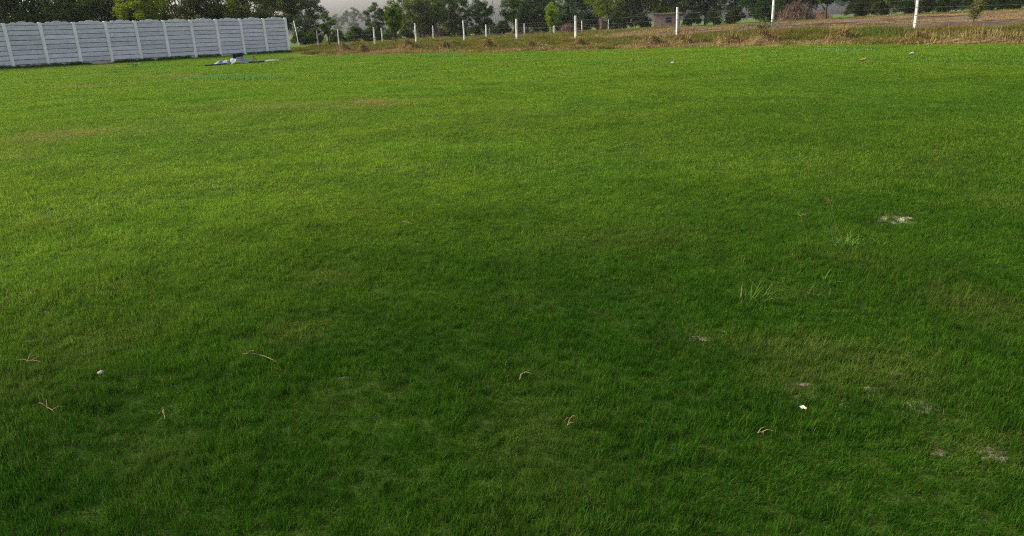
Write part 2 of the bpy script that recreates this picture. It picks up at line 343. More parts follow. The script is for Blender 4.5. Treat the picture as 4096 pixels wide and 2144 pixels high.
BARE = [(3575, 880, 46, 18), (3630, 872, 14, 5), (3690, 1635, 48, 26), (3395, 1622, 20, 11), (3195, 1545, 30, 11), (3225, 1595, 34, 14), (2795, 1360, 45, 9), (3500, 1555, 26, 8), (3590, 1495, 26, 7), (3960, 1810, 34, 14), (3990, 1845, 36, 14), (3770, 1815, 22, 12), (2925, 1335, 22, 7), (1385, 1515, 16, 7)]
def masks(P):
    px, py = project(P); d = np.zeros(len(P)); b = np.ones(len(P))
    wob = (fbm(px / 40, py / 20, 31) - .5) * 1.0
    for x, y, a, c_, s in DRY:
        q = np.sqrt(((px - x) / a) ** 2 + ((py - y) / c_) ** 2) + wob; d += s * np.clip(1.5 - q, 0, 1)
    for x, y, a, c_ in BARE:
        if y < 900: a, c_ = a * 1.25, c_ * 1.35
        q = np.sqrt(((px - x) / (a * 1.0)) ** 2 + ((py - y) / (c_ * 1.0)) ** 2) + wob * .6; b *= sm((q - .75) / .8); d += .35 * np.clip(1.6 - q, 0, 1)
    return np.clip(d, 0, .85) * np.where(py > 1050, .62, 1), np.where(py < 900, b, np.maximum(b, .12))
def lawn(name, XY, coll, cnt, s0=1.0):
    x, y = XY[:, 0], XY[:, 1]; t_ = beyond(x, y)
    ok = (t_ < .3) | ((x < -13.5) & (y < 85)) | ((x < -19) & (y < 95)); x, y, t_ = x[ok], y[ok], t_[ok]
    P = np.stack([x, y, terrain(x, y)], 1); d, b = masks(P)
    tf = fbm(x / .30, y / .22, 21, 2); hgt = .58 + .85 * sm((tf - .22) / .56) + .45 * (vn(x / 1.9, y / 1.3, 23) - .5) + rng.normal(0, .10, len(x)); hgt = np.clip(hgt, .62, 1.7)
    s = np.stack([np.full(len(x), s0), np.full(len(x), s0), hgt], 1) * rng.uniform(.9, 1.1, (len(x), 1)); s[:, 2] *= 1 - .45 * d
    thin = fbm(x / .38, y / .38, 27)
    d = d + np.clip(thin - .66, 0, 1) * .8 + np.clip(fbm(x / 7, y / 3, 29) - .64, 0, 1) * .5 * (y > 9)
    d = np.clip(d + np.clip((t_ + .8) / 1.2, 0, 1) * .5 * (x > -16), 0, .9)
    keep = rng.uniform(0, 1, len(x)) < b * (1 - .25 * d)
    P, s, d = P[keep], s[keep], d[keep]
    e = .12 if s0 == 1.0 else .3; gx = (terrain(P[:, 0] + e, P[:, 1]) - terrain(P[:, 0] - e, P[:, 1])) / (2 * e); gy = (terrain(P[:, 0], P[:, 1] + e) - terrain(P[:, 0], P[:, 1] - e)) / (2 * e)
    sp = rng.uniform(0, 6.283, len(P)); c_, s_ = np.cos(sp), np.sin(sp)
    r = np.stack([-s_ * gx + c_ * gy, -(c_ * gx + s_ * gy), sp], 1); P[:, 2] += .003
    return P, r, s, d, coll, cnt
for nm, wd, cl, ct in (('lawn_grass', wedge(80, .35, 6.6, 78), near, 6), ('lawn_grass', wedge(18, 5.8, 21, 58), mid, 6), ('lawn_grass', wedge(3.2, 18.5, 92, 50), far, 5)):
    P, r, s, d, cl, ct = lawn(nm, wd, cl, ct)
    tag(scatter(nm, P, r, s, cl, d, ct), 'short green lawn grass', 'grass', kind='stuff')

# ------------------------------------------------------------------ verge: cut straw and rank grass along the fence
S_T = [(.27, .195, .085), (.20, .142, .062), (.36, .27, .13), (.12, .085, .042), (.13, .145, .036)]; S_P = [.34, .27, .2, .13, .06]
W_T = [(.085, .115, .022), (.12, .13, .03), (.20, .155, .06), (.26, .19, .082), (.06, .088, .017)]; W_P = [.3, .26, .2, .1, .14]
straw_c = protos('straw_tuft', 4, M['straw'], lambda i: blades(420, .7, (.10, .34), (.008, .016), 3, .9, .5, S_T, S_P, flop=.7))
weed_c = protos('weed_tuft', 5, M['weed'], lambda i: blades(420, .55, (.22, .62), (.008, .018), 4, .34, .8, W_T, W_P))
def verge_pts(n_, t0, t1, x0=-13, x1=34):
    x = rng.uniform(x0, x1, n_); t_ = rng.uniform(t0, t1, n_); y = np.interp(x, EX, EY) + t_ / .85
    return x, y, t_
x, y, t_ = verge_pts(3000, -.1, 4.6); P = np.stack([x, y, terrain(x, y)], 1); k = fbm(x / 2.5, y / 1.2, 41) > np.interp(t_, [0, 1.5, 4], [.36, .46, .56]); P = P[k]
r = np.stack([rng.normal(0, .1, len(P)), rng.normal(0, .1, len(P)), rng.uniform(0, 6.28, len(P))], 1); s = np.repeat(rng.uniform(.45, .95, (len(P), 1)), 3, 1)
tag(scatter('cut_straw', P, r, s, straw_c, None, 4), 'pale cut straw strewn along the far edge of the lawn', 'straw', kind='stuff')
Wa, Wb = flat(56, 274), flat(1156, 210.6); U = (Wb - Wa) / np.linalg.norm(Wb - Wa)
x, y, t_ = verge_pts(5200, 2.6, 16, -22, 34)
dens = fbm(x / 3.2, y / 2.2, 43) + .25 * sm((t_ - 3) / 2) - .22 * sm((t_ - 9) / 5); k = dens > .53; x, y, t_, dens = x[k], y[k], t_[k], dens[k]
wd_ = (x - Wa[0]) * U[1] - (y - Wa[1]) * U[0]; inl = ((x > 4) & (t_ > np.interp(x, [4, 14, 20], [7.5, 6.5, 5.2]))) | ((x < -14.5) & (wd_ > -1.0)) | (x < -20); x, y, t_, dens = x[~inl], y[~inl], t_[~inl], dens[~inl]
P = np.stack([x, y, terrain(x, y)], 1); r = np.stack([rng.normal(0, .1, len(P)), rng.normal(0, .1, len(P)), rng.uniform(0, 6.28, len(P))], 1)
hs = (.30 + .9 * (dens - .5) + .12 * sm((x - 10) / 8)) * rng.uniform(.75, 1.2, len(P)); s = np.stack([np.ones(len(P)), np.ones(len(P)), hs * 1.25], 1)
tag(scatter('rank_grass', P, r, s, weed_c, None, 5), 'tall brownish green grass growing along the fence', 'grass', kind='stuff')
# green strip on the far side of the field and rough meadow in the middle distance
fp = []
for q in np.linspace(0, 1, 500):
    p = A0 * (1 - q) + A1 * q + rng.normal(0, .6, 2) + np.array([-.3, .9]) * 1.2; fp.append(p)
for q in range(1500):
    D = rng.uniform(78, 128); a = rng.uniform(1250, 2750); p = at(a, D)[:2]
    if (p - A0) @ np.array([-nd[1], nd[0]]) > 1.0: fp.append(p)
fp = np.array(fp); P = np.stack([fp[:, 0], fp[:, 1], terrain(fp[:, 0], fp[:, 1])], 1)
k = fbm(fp[:, 0] / 6, fp[:, 1] / 3, 51) > .40; P = P[k]
r = np.stack([np.zeros(len(P)), np.zeros(len(P)), rng.uniform(0, 6.28, len(P))], 1); s = np.stack([np.full(len(P), 1.8), np.full(len(P), 1.8), rng.uniform(.3, .75, len(P))], 1)
tag(scatter('meadow_grass', P, r, s, weed_c, None, 5), 'rough grass of the meadow beyond the fence', 'grass', kind='stuff')

sel = rng.integers(0, Vf.shape[0], 2600); P = np.stack([Vf[sel, 0] + ctr[0], Vf[sel, 1] + ctr[1], Vf[sel, 2]], 1); k = fbm(P[:, 0] / 9 * ca + P[:, 1] / 9 * -sa, (P[:, 0] * sa + P[:, 1] * ca) / 2.4, 57) > .5; P = P[k]
r = np.stack([np.zeros(len(P)), np.zeros(len(P)), rng.uniform(0, 6.28, len(P))], 1); s = np.stack([np.full(len(P), .9), np.full(len(P), .9), rng.uniform(.25, .7, len(P))], 1)
tag(scatter('field_stubble', P, r, s, straw_c, None, 4), 'dry stubble left standing in the ploughed field', 'stubble', kind='stuff')
x, y, t_ = verge_pts(1500, .5, 4.5, -12, 30); k = fbm(x / 2.4, y / 1.5, 59) > .55; x, y, t_ = x[k], y[k], t_[k]; P = np.stack([x, y, terrain(x, y)], 1)
r = np.stack([rng.normal(0, .1, len(P)), rng.normal(0, .1, len(P)), rng.uniform(0, 6.28, len(P))], 1); s = np.stack([np.full(len(P), .9), np.full(len(P), .9), rng.uniform(.2, .6, len(P))], 1)
tag(scatter('verge_weeds', P, r, s, weed_c, None, 5), 'low green weeds growing through the cut straw', 'weeds', kind='stuff')

# ------------------------------------------------------------------ precast boundary wall
Wa, Wb = flat(56, 274), flat(1156, 210.6); U = (Wb - Wa); WL = np.linalg.norm(U); U = U / WL; NB = 10; BAY = WL / NB; WH = 2.88
wroot = empty('boundary_wall', (Wa[0], Wa[1], 0), math.atan2(U[1], U[0]))
tag(wroot, 'long grey precast concrete wall with scalloped top and ten posts on the left', 'wall')
prof = [(0, 0), (.14, 0), (.17, .012), (.20, .045), (.26, .062), (.32, .045), (.355, .02), (.38, .05), (.44, .088), (.52, .102), (.60, .088), (.66, .05), (.685, .02), (.72, .045), (.78, .062), (.84, .045), (.87, .012), (.9, 0), (1, 0)]
SH = .305
for b in range(-2, NB):
    x0, x1 = b * BAY, (b + 1) * BAY
    mb = MB(); z0 = .22 + random.uniform(-.02, .02)
    nsl = 8
    for s_ in range(nsl):
        a, c_ = z0 + s_ * SH, z0 + (s_ + 1) * SH - .042; y0 = -.03 + random.uniform(-.007, .007); tl = random.uniform(-.006, .006)
        gcol = random.uniform(.86, 1.08); cc = (gcol, gcol, gcol * 1.01)
        P = []
        for xx, dz in ((x0 + .05, 0), (x1 - .05, tl)):
            P += [(xx, y0 + .05, a + dz), (xx, y0 + .008, a + dz), (xx, y0, a + .008 + dz), (xx, y0, c_ - .008 + dz), (xx, y0 + .008, c_ + dz), (xx, y0 + .05, c_ + dz)]
        Fs = [tuple(range(6))[::-1], tuple(range(6, 12))] + [(i, (i + 1) % 6, (i + 1) % 6 + 6, i + 6) for i in range(6)]
        mb.add(P, Fs, cc)
    mb.box(x0 + .06, x1 - .06, .035, .05, z0 - .1, z0 + nsl * SH - .003, None, (.56, .55, .54))  # backing tinted darker to paint the shadow line where slabs overlap
    mb.build('panel', M['slab'], wroot)
    mb = MB(); zt = z0 + nsl * SH; gcol = random.uniform(.9, 1.06); hh = WH - .10 - zt
    T = [(x0 + .05 + (x1 - x0 - .1) * q, zt + hh + dz * 1.35) for q, dz in prof]
    P = []
    for yy in (-.032, .03): P += [(q, yy, zt) for q, _ in T] + [(q, yy, z) for q, z in T]
    k = len(T); Fs = []
    for i in range(k - 1):
        Fs += [(i, i + 1, k + i + 1, k + i), (2 * k + i + 1, 2 * k + i, 3 * k + i, 3 * k + i + 1), (k + i, k + i + 1, 3 * k + i + 1, 3 * k + i), (i + 1, i, 2 * k + i, 2 * k + i + 1)]
    Fs += [(0, k, 3 * k, 2 * k), (k - 1, 3 * k - 1, 4 * k - 1, 2 * k - 1)]
    mb.add(P, Fs, (gcol, gcol, gcol)); mb.build('coping', M['slab'], wroot)
    mb = MB(); nseg = 14; P = []
    for i in range(nseg + 1):
        xx = x0 + .06 + (BAY - .12) * i / nseg; tz = z0 - .02 - random.uniform(0, .05); yo = -.045 - random.uniform(0, .03)
        P += [(xx, .03, -.2), (xx, yo - .05, -.2), (xx, yo, tz), (xx, .03, tz)]
    Fs = [(4 * i + q, 4 * i + (q + 1) % 4, 4 * i + 4 + (q + 1) % 4, 4 * i + 4 + q) for i in range(nseg) for q in range(4)] + [(3, 2, 1, 0), (4 * nseg, 4 * nseg + 1, 4 * nseg + 2, 4 * nseg + 3)]
    mb.add(P, Fs); mb.build('plinth', M['plinth'], wroot)
for b in range(-2, NB + 1):
    mb = MB(); hw, ch = .098, .045; xx = b * BAY + random.uniform(-.01, .01); lean_ = random.uniform(-.012, .012); top = WH - .06 + random.uniform(-.015, .02)
    ring = [(-hw, .09), (-hw, -.12 + ch), (-hw + ch, -.12), (hw - ch * .3, -.12), (hw, -.12 + ch * .3), (hw, .09)]
    P = [(xx + p, q, -.3) for p, q in ring] + [(xx + lean_ + p * .97, q, top) for p, q in ring]
    mb.add(P, [(i, (i + 1) % 6, (i + 1) % 6 + 6, i + 6) for i in range(6)] + [tuple(range(6))[::-1], tuple(range(6, 12))]); mb.build('post', M['post'], wroot)

qn = 420; q = rng.uniform(-2 * BAY, WL, qn); off = -.14 - np.abs(rng.normal(0, .16, qn)); P = np.stack([Wa[0] + U[0] * q + U[1] * -off, Wa[1] + U[1] * q - U[0] * -off], 1)
P = np.column_stack([P, terrain(P[:, 0], P[:, 1])]); k = fbm(q / 1.3, q * 0, 91) > .40; P = P[k]; r = np.stack([np.zeros(len(P)), np.zeros(len(P)), rng.uniform(0, 6.28, len(P))], 1); s = np.stack([np.full(len(P), .32), np.full(len(P), .32), rng.uniform(.25, .7, len(P))], 1)
weed_g = protos('wall_weed', 3, M['sedge'], lambda i: blades(260, .5, (.15, .5), (.014, .026), 3, .34, .8, [(.06, .12, .02), (.045, .09, .015), (.09, .14, .03)], [.5, .3, .2]))
tag(scatter('wall_weeds', P, r, s, weed_g, None, 3), 'dark green weeds growing along the foot of the wall', 'weeds', kind='stuff')

# ------------------------------------------------------------------ fences
def fence(name, posts, label, wires, wid=.125, rz=.5, hdef=2.3, ties=True):
    pts = []
    for q in posts:
        p = hit(q[0], q[1]); h = q[2] if q[2] > 0 and q[2] < 4 else (zat(q[3], q[2], p) - p[2] if q[2] > 4 else hdef); pts.append((p, h))
    root = empty(name, (pts[0][0][0], pts[0][0][1], pts[0][0][2])); tag(root, label, 'fence'); o0 = np.array(root.location)
    tops = []
    for (p, h), q in zip(pts, posts):
        mb = MB(); lx, ly = random.uniform(-.02, .02) * h, random.uniform(-.02, .02) * h; hw = wid / 2 * random.uniform(.92, 1.08); e = .012
        ring = [(-hw, -hw + e), (-hw + e, -hw), (hw - e, -hw), (hw, -hw + e), (hw, hw - e), (hw - e, hw), (-hw + e, hw), (-hw, hw - e)]
        a = rz + random.uniform(-.2, .2); ca_, sa_ = math.cos(a), math.sin(a); rel = p - o0; P = []
        for zz, k in ((-.35, 1.05), (h * .4, 1.0), (h * .985, .88), (h, .8)):
            f_ = max(0, zz) / h; P += [(rel[0] + lx * f_ + (x * ca_ - y * sa_) * k, rel[1] + ly * f_ + (x * sa_ + y * ca_) * k, rel[2] + zz) for x, y in ring]
        mb.add(P, [(i * 8 + k, i * 8 + (k + 1) % 8, i * 8 + 8 + (k + 1) % 8, i * 8 + 8 + k) for i in range(3) for k in range(8)] + [tuple(range(24, 32))])
        ob = mb.build('post', M[q[4]] if len(q) > 4 else M['white_post'], root)
        if ties:
            for zz in wires:
                mt = MB()
                if zz < h: mt.tube([(rel[0] + lx * zz / h + math.cos(t_) * hw * 1.28, rel[1] + ly * zz / h + math.sin(t_) * hw * 1.28, rel[2] + zz + .012 * math.sin(3 * t_)) for t_ in np.linspace(0, 6.283, 13)], .006, 4); mt.build('wire_tie', M['wire'], ob)
        tops.append(rel)
    for zz in wires:
        mb = MB()
        for a, b in zip(tops[:-1], tops[1:]):
            dv = b - a; L_ = np.linalg.norm(dv); off = np.array([dv[1], -dv[0], 0]) / L_ * (wid / 2 + .004)
            mb.tube([tuple(a + dv * q + off + np.array([0, 0, zz - .05 * 4 * q * (1 - q) + random.uniform(-.01, .01)])) for q in np.linspace(0, 1, 9)], .003, 4, cap=False)
        mb.build('wire', M['wire'], root)
fence('wire_fence', [(1274, 187, 122, 1270), (1357, 188, 115, 1349), (1501, 186, 108, 1494), (1666, 180, 92, 1657), (1858, 165, 81.5, 1854), (2067, 169, 76, 2059), (2303, 165, 63, 2299), (2708, 152, 29, 2707), (3086, 135, 2.45, 0), (3657, 122, 2.45, 0), (4290, 112, 2.45, 0)],
      'nearer row of whitewashed concrete posts strung with barbed wire behind the heaps', [.35, .75, 1.15, 1.5])
fence('wire_fence', [(1531, 171, 111, 1528), (1734, 160, 102, 1732), (1946, 152, 98, 1945), (2098, 141, 93, 2096), (2217, 138, 103, 2216), (2328, 133, 83, 2327), (2405, 125, 82, 2404, 'brown_wood'), (2434, 123, 78, 2433), (2524, 117, 75, 2523), (2603, 112, 72, 2602)],
      'second row of thin white posts with wire on the grass strip behind the field', [.5, 1.0, 1.5], .14, .3, ties=False)
fence('wire_fence', [(1373, 160, 131, 1372), (1614, 155, 128, 1613), (1752, 150, 117, 1751), (1819, 147, 114, 1818), (1886, 144, 114, 1885), (1958, 145, 107, 1957), (2030, 137, 103, 2029), (2114, 135, 102, 2113), (2198, 128, 94, 2197)],
      'farthest and smallest row of white posts in front of the distant trees', [.6, 1.2], .15, .3, ties=False)

# ------------------------------------------------------------------ trees
LT = [(.044, .078, .012), (.030, .060, .010), (.066, .096, .015), (.020, .040, .010), (.075, .08, .020)]; LP = [.34, .28, .18, .14, .06]
def leafcloud(centers, rads, n, size, tilt=1.0, tints=LT, probs=LP, droop=0.0):
    k = rng.integers(0, len(centers), n); q = rng.normal(0, 1, (n, 3)); q /= np.linalg.norm(q, axis=1)[:, None]; q *= rng.uniform(0, 1, (n, 1)) ** .45
    C = centers[k] + q * rads[k][:, None] * np.array([1, 1, .75]); C[:, 2] -= droop * rng.uniform(0, 1, n) ** 2
    a = rng.normal(0, 1, (n, 3)); a[:, 2] *= tilt; a /= np.linalg.norm(a, axis=1)[:, None]; b = np.cross(a, rng.normal(0, 1, (n, 3))); b /= np.linalg.norm(b, axis=1)[:, None]
    s = rng.uniform(.6, 1.3, (n, 1)) * size
    Vv = np.stack([C - a * s * .5, C + b * s * .26, C + a * s * .5, C - b * s * .26], 1).reshape(-1, 3)
    Fv = np.arange(n * 4).reshape(-1, 4); base = np.array(tints)[rng.choice(len(tints), n, p=probs)]
    cl = rng.uniform(.75, 1.3, (len(centers), 1))[k]; base = base * .5 + np.average(np.array(tints), 0, probs) * .5; Cv = np.repeat(base * cl * rng.uniform(.9, 1.1, (n, 1)) * 1.15, 4, 0)
    return Vv, Fv, Cv
def tree(name, H, Rc, z0, nclump, n, size, crad, shape='round', nlimb=7, tr=.16, fork=.35, droop=.2, trunks=1, lean=0):
    root = empty(name, (0, 0, 0)); cs = []
    while len(cs) < nclump:
        u = rng.uniform(-1, 1, 3)
        if np.linalg.norm(u) > 1 or (np.linalg.norm(u) < .45 and rng.uniform() < .7): continue
        zz = (u[2] + 1) / 2
        wdt = {'round': 1.0, 'cone': .35 + .65 * zz, 'spread': .55 + .5 * math.sin(zz * 3.0), 'mound': 1.1 - .6 * zz}[shape]
        if vn(u[0] * 2 + 9, u[1] * 2 + u[2] * 3 + n * .01, 61) < .30: continue
        cs.append((u[0] * Rc * wdt + lean * zz, u[1] * Rc * wdt, z0 + (H - z0) * zz))
    cs = np.array(cs); rd = rng.uniform(.6, 1.25, len(cs)) * crad
    mb = MB()
    for tk in range(trunks):
        bx, by = (0, 0) if trunks == 1 else (random.uniform(-.4, .4), random.uniform(-.3, .3)); fz = z0 + (H - z0) * fork; fz0 = max(.4, z0 * random.uniform(.55, .8))
        sp = [(bx, by, -.3), (bx * 1.05, by, fz0 * .5), (bx * 1.2 + random.uniform(-.1, .1), by + random.uniform(-.1, .1), fz0), (bx * 1.4 + lean * .4 + random.uniform(-.2, .2), by + random.uniform(-.2, .2), fz), (lean * .8, by, z0 + (H - z0) * .85)]
        mb.tube(sp, [tr * 1.25, tr, tr * .85, tr * .55, tr * .12], 8)
        for k in rng.choice(len(cs), min(nlimb, len(cs)), replace=False):
            t0 = random.uniform(.0, 1.0); a = Vector(sp[2]) * (1 - t0) + Vector(sp[3]) * t0; e = Vector(cs[k]); mid_ = a.lerp(e, .5) + Vector((random.uniform(-.15, .15), random.uniform(-.15, .15), random.uniform(0, .25))) * Rc * .4
            r0 = tr * random.uniform(.35, .6); mb.tube([a, a.lerp(mid_, .6), mid_, e], [r0, r0 * .8, r0 * .55, r0 * .15], 5)
            for _ in range(2):
                e2 = Vector(cs[rng.integers(len(cs))]); 
                if (e2 - mid_).length < Rc * .9: mb.tube([mid_, mid_.lerp(e2, .5) + Vector((0, 0, .1)), e2], [r0 * .4, r0 * .28, r0 * .08], 4)
    mb.build('trunk', M['bark'], root, True)
    Vv, Fv, Cv = leafcloud(cs, rd, n, size, .8, droop=droop); mk('crown', Vv, Fv, M['leaf'], root, Cv)
    return root
def place(proto, first, px, D, s, rz, tint, label, cat='tree', group=None, sz=None, loc=None):
    if first: o = proto
    else:
        o = proto.copy(); col.objects.link(o)
        for ch in proto.children:
            c = ch.copy(); col.objects.link(c); c.parent = o
    p = at(px, D) if loc is None else loc; o.location = (p[0], p[1], p[2] - .03); o.rotation_euler = (0, 0, rz); o.scale = (s, s, sz if sz else s)
    for ch in o.children:
        if ch.name.startswith('crown'): ch.color = (*tint, 1)
    tag(o, label, cat, group); return o
P_ = {}
P_['dense'] = tree('dense_tree', 8, 3.3, 1.1, 110, 24000, .22, .75, 'round', 9, .2)
P_['airy'] = tree('airy_tree', 9, 3.4, 1.5, 95, 17000, .21, .62, 'spread', 14, .17)
P_['wide'] = tree('wide_tree', 7.5, 3.9, .7, 130, 27000, .22, .75, 'spread', 9, .22, .3, .5, 2)
P_['round'] = tree('round_tree', 6, 2.3, 1.1, 70, 14000, .18, .55, 'round', 8, .12)
P_['young'] = tree('young_tree', 4.3, 1.35, 1.1, 60, 8500, .13, .36, 'cone', 16, .075, .3, .15, 1)
P_['sparse'] = tree('sparse_tree', 3.5, 1.25, 1.05, 40, 4200, .13, .30, 'cone', 18, .06, .35, .05, 1)
P_['bush'] = tree('bush', 1.9, 1.5, .1, 55, 8000, .14, .42, 'mound', 8, .04, .3, .1, 3)
P_['tall'] = tree('tall_tree', 11, 4.0, 2.8, 90, 11000, .26, .7, 'spread', 14, .2)
used = set()
def T(kind, px, D, s, tint, label, group=None, cat='tree', sz=None, rz=None):
    f = kind not in used; used.add(kind)
    return place(P_[kind], f, px, D, s, random.uniform(0, 6.28) if rz is None else rz, tint, label, cat, group, sz)
GW = 'trees behind the grey wall'; GR = 'trees lining the far side of the ploughed field'; GM = 'trees beyond the meadow'; GH = 'distant trees pale in the haze'
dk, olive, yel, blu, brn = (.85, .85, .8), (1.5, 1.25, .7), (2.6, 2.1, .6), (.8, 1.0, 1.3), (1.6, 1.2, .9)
T('dense', -60, 74, 1.0, dk, 'dark dense tree behind the wall at the left edge of the photo', GW)
T('wide', 150, 78, 1.05, dk, 'broad dark tree behind the wall above its second post', GW)
T('dense', 300, 86, 1.0, (.75, .8, .6), 'grey green tree behind the wall, second in from the left edge of the photo', GW)
T('wide', 470, 76, .95, (.7, .68, .5), 'broad brownish tree behind the middle of the wall, left of the yellow green tree', GW)
T('round', 590, 71, 1.05, yel, 'yellow green leafy tree rising just behind the wall', GW)
T('airy', 720, 78, .95, brn, 'thin brown tree with sky showing between its branches behind the wall', GW)
T('dense', 860, 80, .95, (.9, .85, .5), 'dense olive tree behind the wall near its right end', GW)
T('airy', 1000, 76, .9, olive, 'airy dark olive tree overhanging the last bays of the wall', GW)
T('airy', 1085, 84, .85, (.7, .7, .55), 'thin leaning tree just behind the end post of the wall', GW)
T('dense', 1225, 128, 1.03, (.62, .75, .62), 'rounded dark tree standing alone right of the wall end', GM)
T('sparse', 1310, 82, 1.02, (1.7, 1.7, .8), 'small sparse tree on a thin trunk between the first two fence posts')
T('tall', 1415, 525, 1.75, (.9, .95, .95), 'tall pale hazy tree seen in the gap right of the small sparse tree', GH)
T('tall', 1350, 577, 1.49, (.9, .95, .95), 'faint bare topped hazy tree furthest away over the hedge', GH)
T('airy', 1505, 135, .75, (.65, .8, .62), 'drooping dark tree just left of the bushy young tree', GM)
T('young', 1577, 76, 1.06, (1.35, 1.35, .6), 'bushy young tree on a slim trunk behind the fence, tallest of the near trees')
T('wide', 1685, 118, 1.10, (1.7, 1.4, 1.4), 'broad brownish green tree over a brown brush heap', GM)
T('dense', 1815, 122, 0.92, (1.4, 1.3, 1.5), 'rounded grey green tree left of the small dark tree beside the pole', GM)
T('round', 1920, 118, 1.02, (.5, .66, .55), 'small dark green tree just left of the leaning utility pole', GM)
T('wide', 2110, 122, 1.10, (.62, .74, .6), 'broad dark tree just right of the leaning utility pole', GM)
T('tall', 2010, 190, .3, (.7, .85, .8), 'small grey green tree at the foot of the utility pole', GM)
T('young', 2207, 104, 1.02, (2.9, 2.5, .6), 'bright yellow green small round tree among the white posts')
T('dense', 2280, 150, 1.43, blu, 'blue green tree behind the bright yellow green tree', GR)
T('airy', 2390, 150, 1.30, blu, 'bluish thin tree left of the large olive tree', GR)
T('wide', 2490, 140, 1.62, (1.8, 1.5, .6), 'large olive tree with drooping boughs behind the second fence', GR)
T('dense', 2680, 138, 1.43, (1.7, 1.4, .6), 'olive tree overhanging the mud hut', GR)
T('dense', 2820, 142, 1.30, dk, 'dark tree right of the tallest framed white post', GR)
T('airy', 2930, 146, 1.23, blu, 'dark thin tree behind the leafy shrub by the post', GR)
T('wide', 3060, 138, 1.17, blu, 'dark spreading tree behind the post right of the leafy shrub', GR)
T('dense', 3200, 140, 1.37, (.55, .6, .5), 'dark tree standing over the domed stick pile', GR)
T('airy', 3300, 136, 1.30, (.75, .8, .55), 'forked tree with pale haze behind it right of the stick pile', GR)
T('dense', 3450, 138, 1.30, dk, 'dark tree right of the hazy gap in the treeline', GR)
T('young', 3560, 112, 1.2, (1.2, 1.15, .6), 'yellowish small tree on a straight trunk at the far edge of the field', GR)
T('airy', 3640, 134, 1.30, blu, 'dark thin tree behind the right hand fence post', GR)
T('wide', 3760, 132, 1.23, dk, 'dark spreading tree between the right hand post and the blurred sapling', GR)
T('dense', 3900, 130, 1.30, (.5, .55, .6), 'dark tree behind the sapling near the right edge of the photo', GR)
T('wide', 4050, 128, 1.30, (.5, .55, .6), 'dark tree at the right edge of the photo', GR)
T('dense', 4230, 124, 1.30, dk, 'dark tree beyond the right edge of the treeline', GR)
T('tall', 3360, 455, 1.75, (.9, .95, .95), 'pale hazy tree behind the gap right of the stick pile', GH)
T('tall', 3010, 437, 1.57, (.9, .95, .95), 'pale hazy tree behind the thin dark tree and the leafy shrub', GH)
T('tall', 2620, 455, 1.57, (.9, .95, .95), 'pale hazy tree glimpsed left of the mud hut', GH)
T('tall', 1820, 560, 1.40, (.9, .95, .95), 'pale hazy tree low between the two dark meadow trees', GH)
T('tall', 2240, 490, 1.57, (.9, .95, .95), 'pale hazy tree glimpsed beside the yellow green tree', GH)
# bushes
GB = 'bushes along the meadow edge'; GU = 'dark undergrowth bushes beneath the treeline'
for i, (px, D, s, tn, lb) in enumerate([(1190, 104, 1.0, (.8, .9, .55), 'low green bush at the end post of the wall'), (1255, 106, 1.1, (.75, .8, .6), 'dark bush under the lone rounded tree'), (1345, 100, .95, (.8, .85, .6), 'bush behind the second fence post from the left'),
        (1420, 104, 1.15, (.75, .85, .6), 'broad hedge bush below the hazy trees'), (1490, 106, 1.2, (.7, .85, .55), 'dark hedge bush behind the third fence post from the left'), (1555, 112, .9, (.85, .85, .6), 'low bush behind the bushy young tree'),
        (1618, 120, 1.1, (.8, .85, .6), 'bush at the left end of the brown brush heap'), (1790, 132, 1.25, (.7, .75, .6), 'wide low bush right of the brown brush heap'), (1855, 134, 1.2, (.95, .8, .6), 'brownish bush under the rounded grey green tree'), (1965, 134, 1.2, (.75, .8, .6), 'low bush between the small dark tree and the pole'), (1715, 136, 1.3, (.7, .75, .6), 'bush behind the brown brush heap'),
        (1900, 128, 1.0, (.7, .78, .6), 'low bush under the small dark tree'), (2015, 124, 1.25, (.65, .8, .65), 'grey green bush at the foot of the utility pole'), (2080, 128, .9, (1.1, .8, .65), 'brownish bush right of the utility pole')]):
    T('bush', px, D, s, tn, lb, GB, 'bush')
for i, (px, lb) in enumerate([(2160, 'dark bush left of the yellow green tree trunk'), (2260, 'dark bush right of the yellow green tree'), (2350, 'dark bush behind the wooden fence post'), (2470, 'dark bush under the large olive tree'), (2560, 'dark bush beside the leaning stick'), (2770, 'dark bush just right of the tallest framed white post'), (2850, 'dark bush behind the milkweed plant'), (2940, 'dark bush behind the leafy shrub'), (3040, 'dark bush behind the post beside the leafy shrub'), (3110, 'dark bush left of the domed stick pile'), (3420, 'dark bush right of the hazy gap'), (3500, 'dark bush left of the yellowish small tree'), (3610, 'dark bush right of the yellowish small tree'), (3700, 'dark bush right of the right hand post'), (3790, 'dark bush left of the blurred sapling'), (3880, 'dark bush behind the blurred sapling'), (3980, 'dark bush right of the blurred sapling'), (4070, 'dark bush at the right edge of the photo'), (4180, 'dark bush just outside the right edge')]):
    T('bush', px, 132 - max(0, px - 3400) * .012, random.uniform(1.25, 1.7), random.choice([(.5, .55, .5), (.55, .5, .42), (.45, .55, .55)]), lb, GU, 'bush')

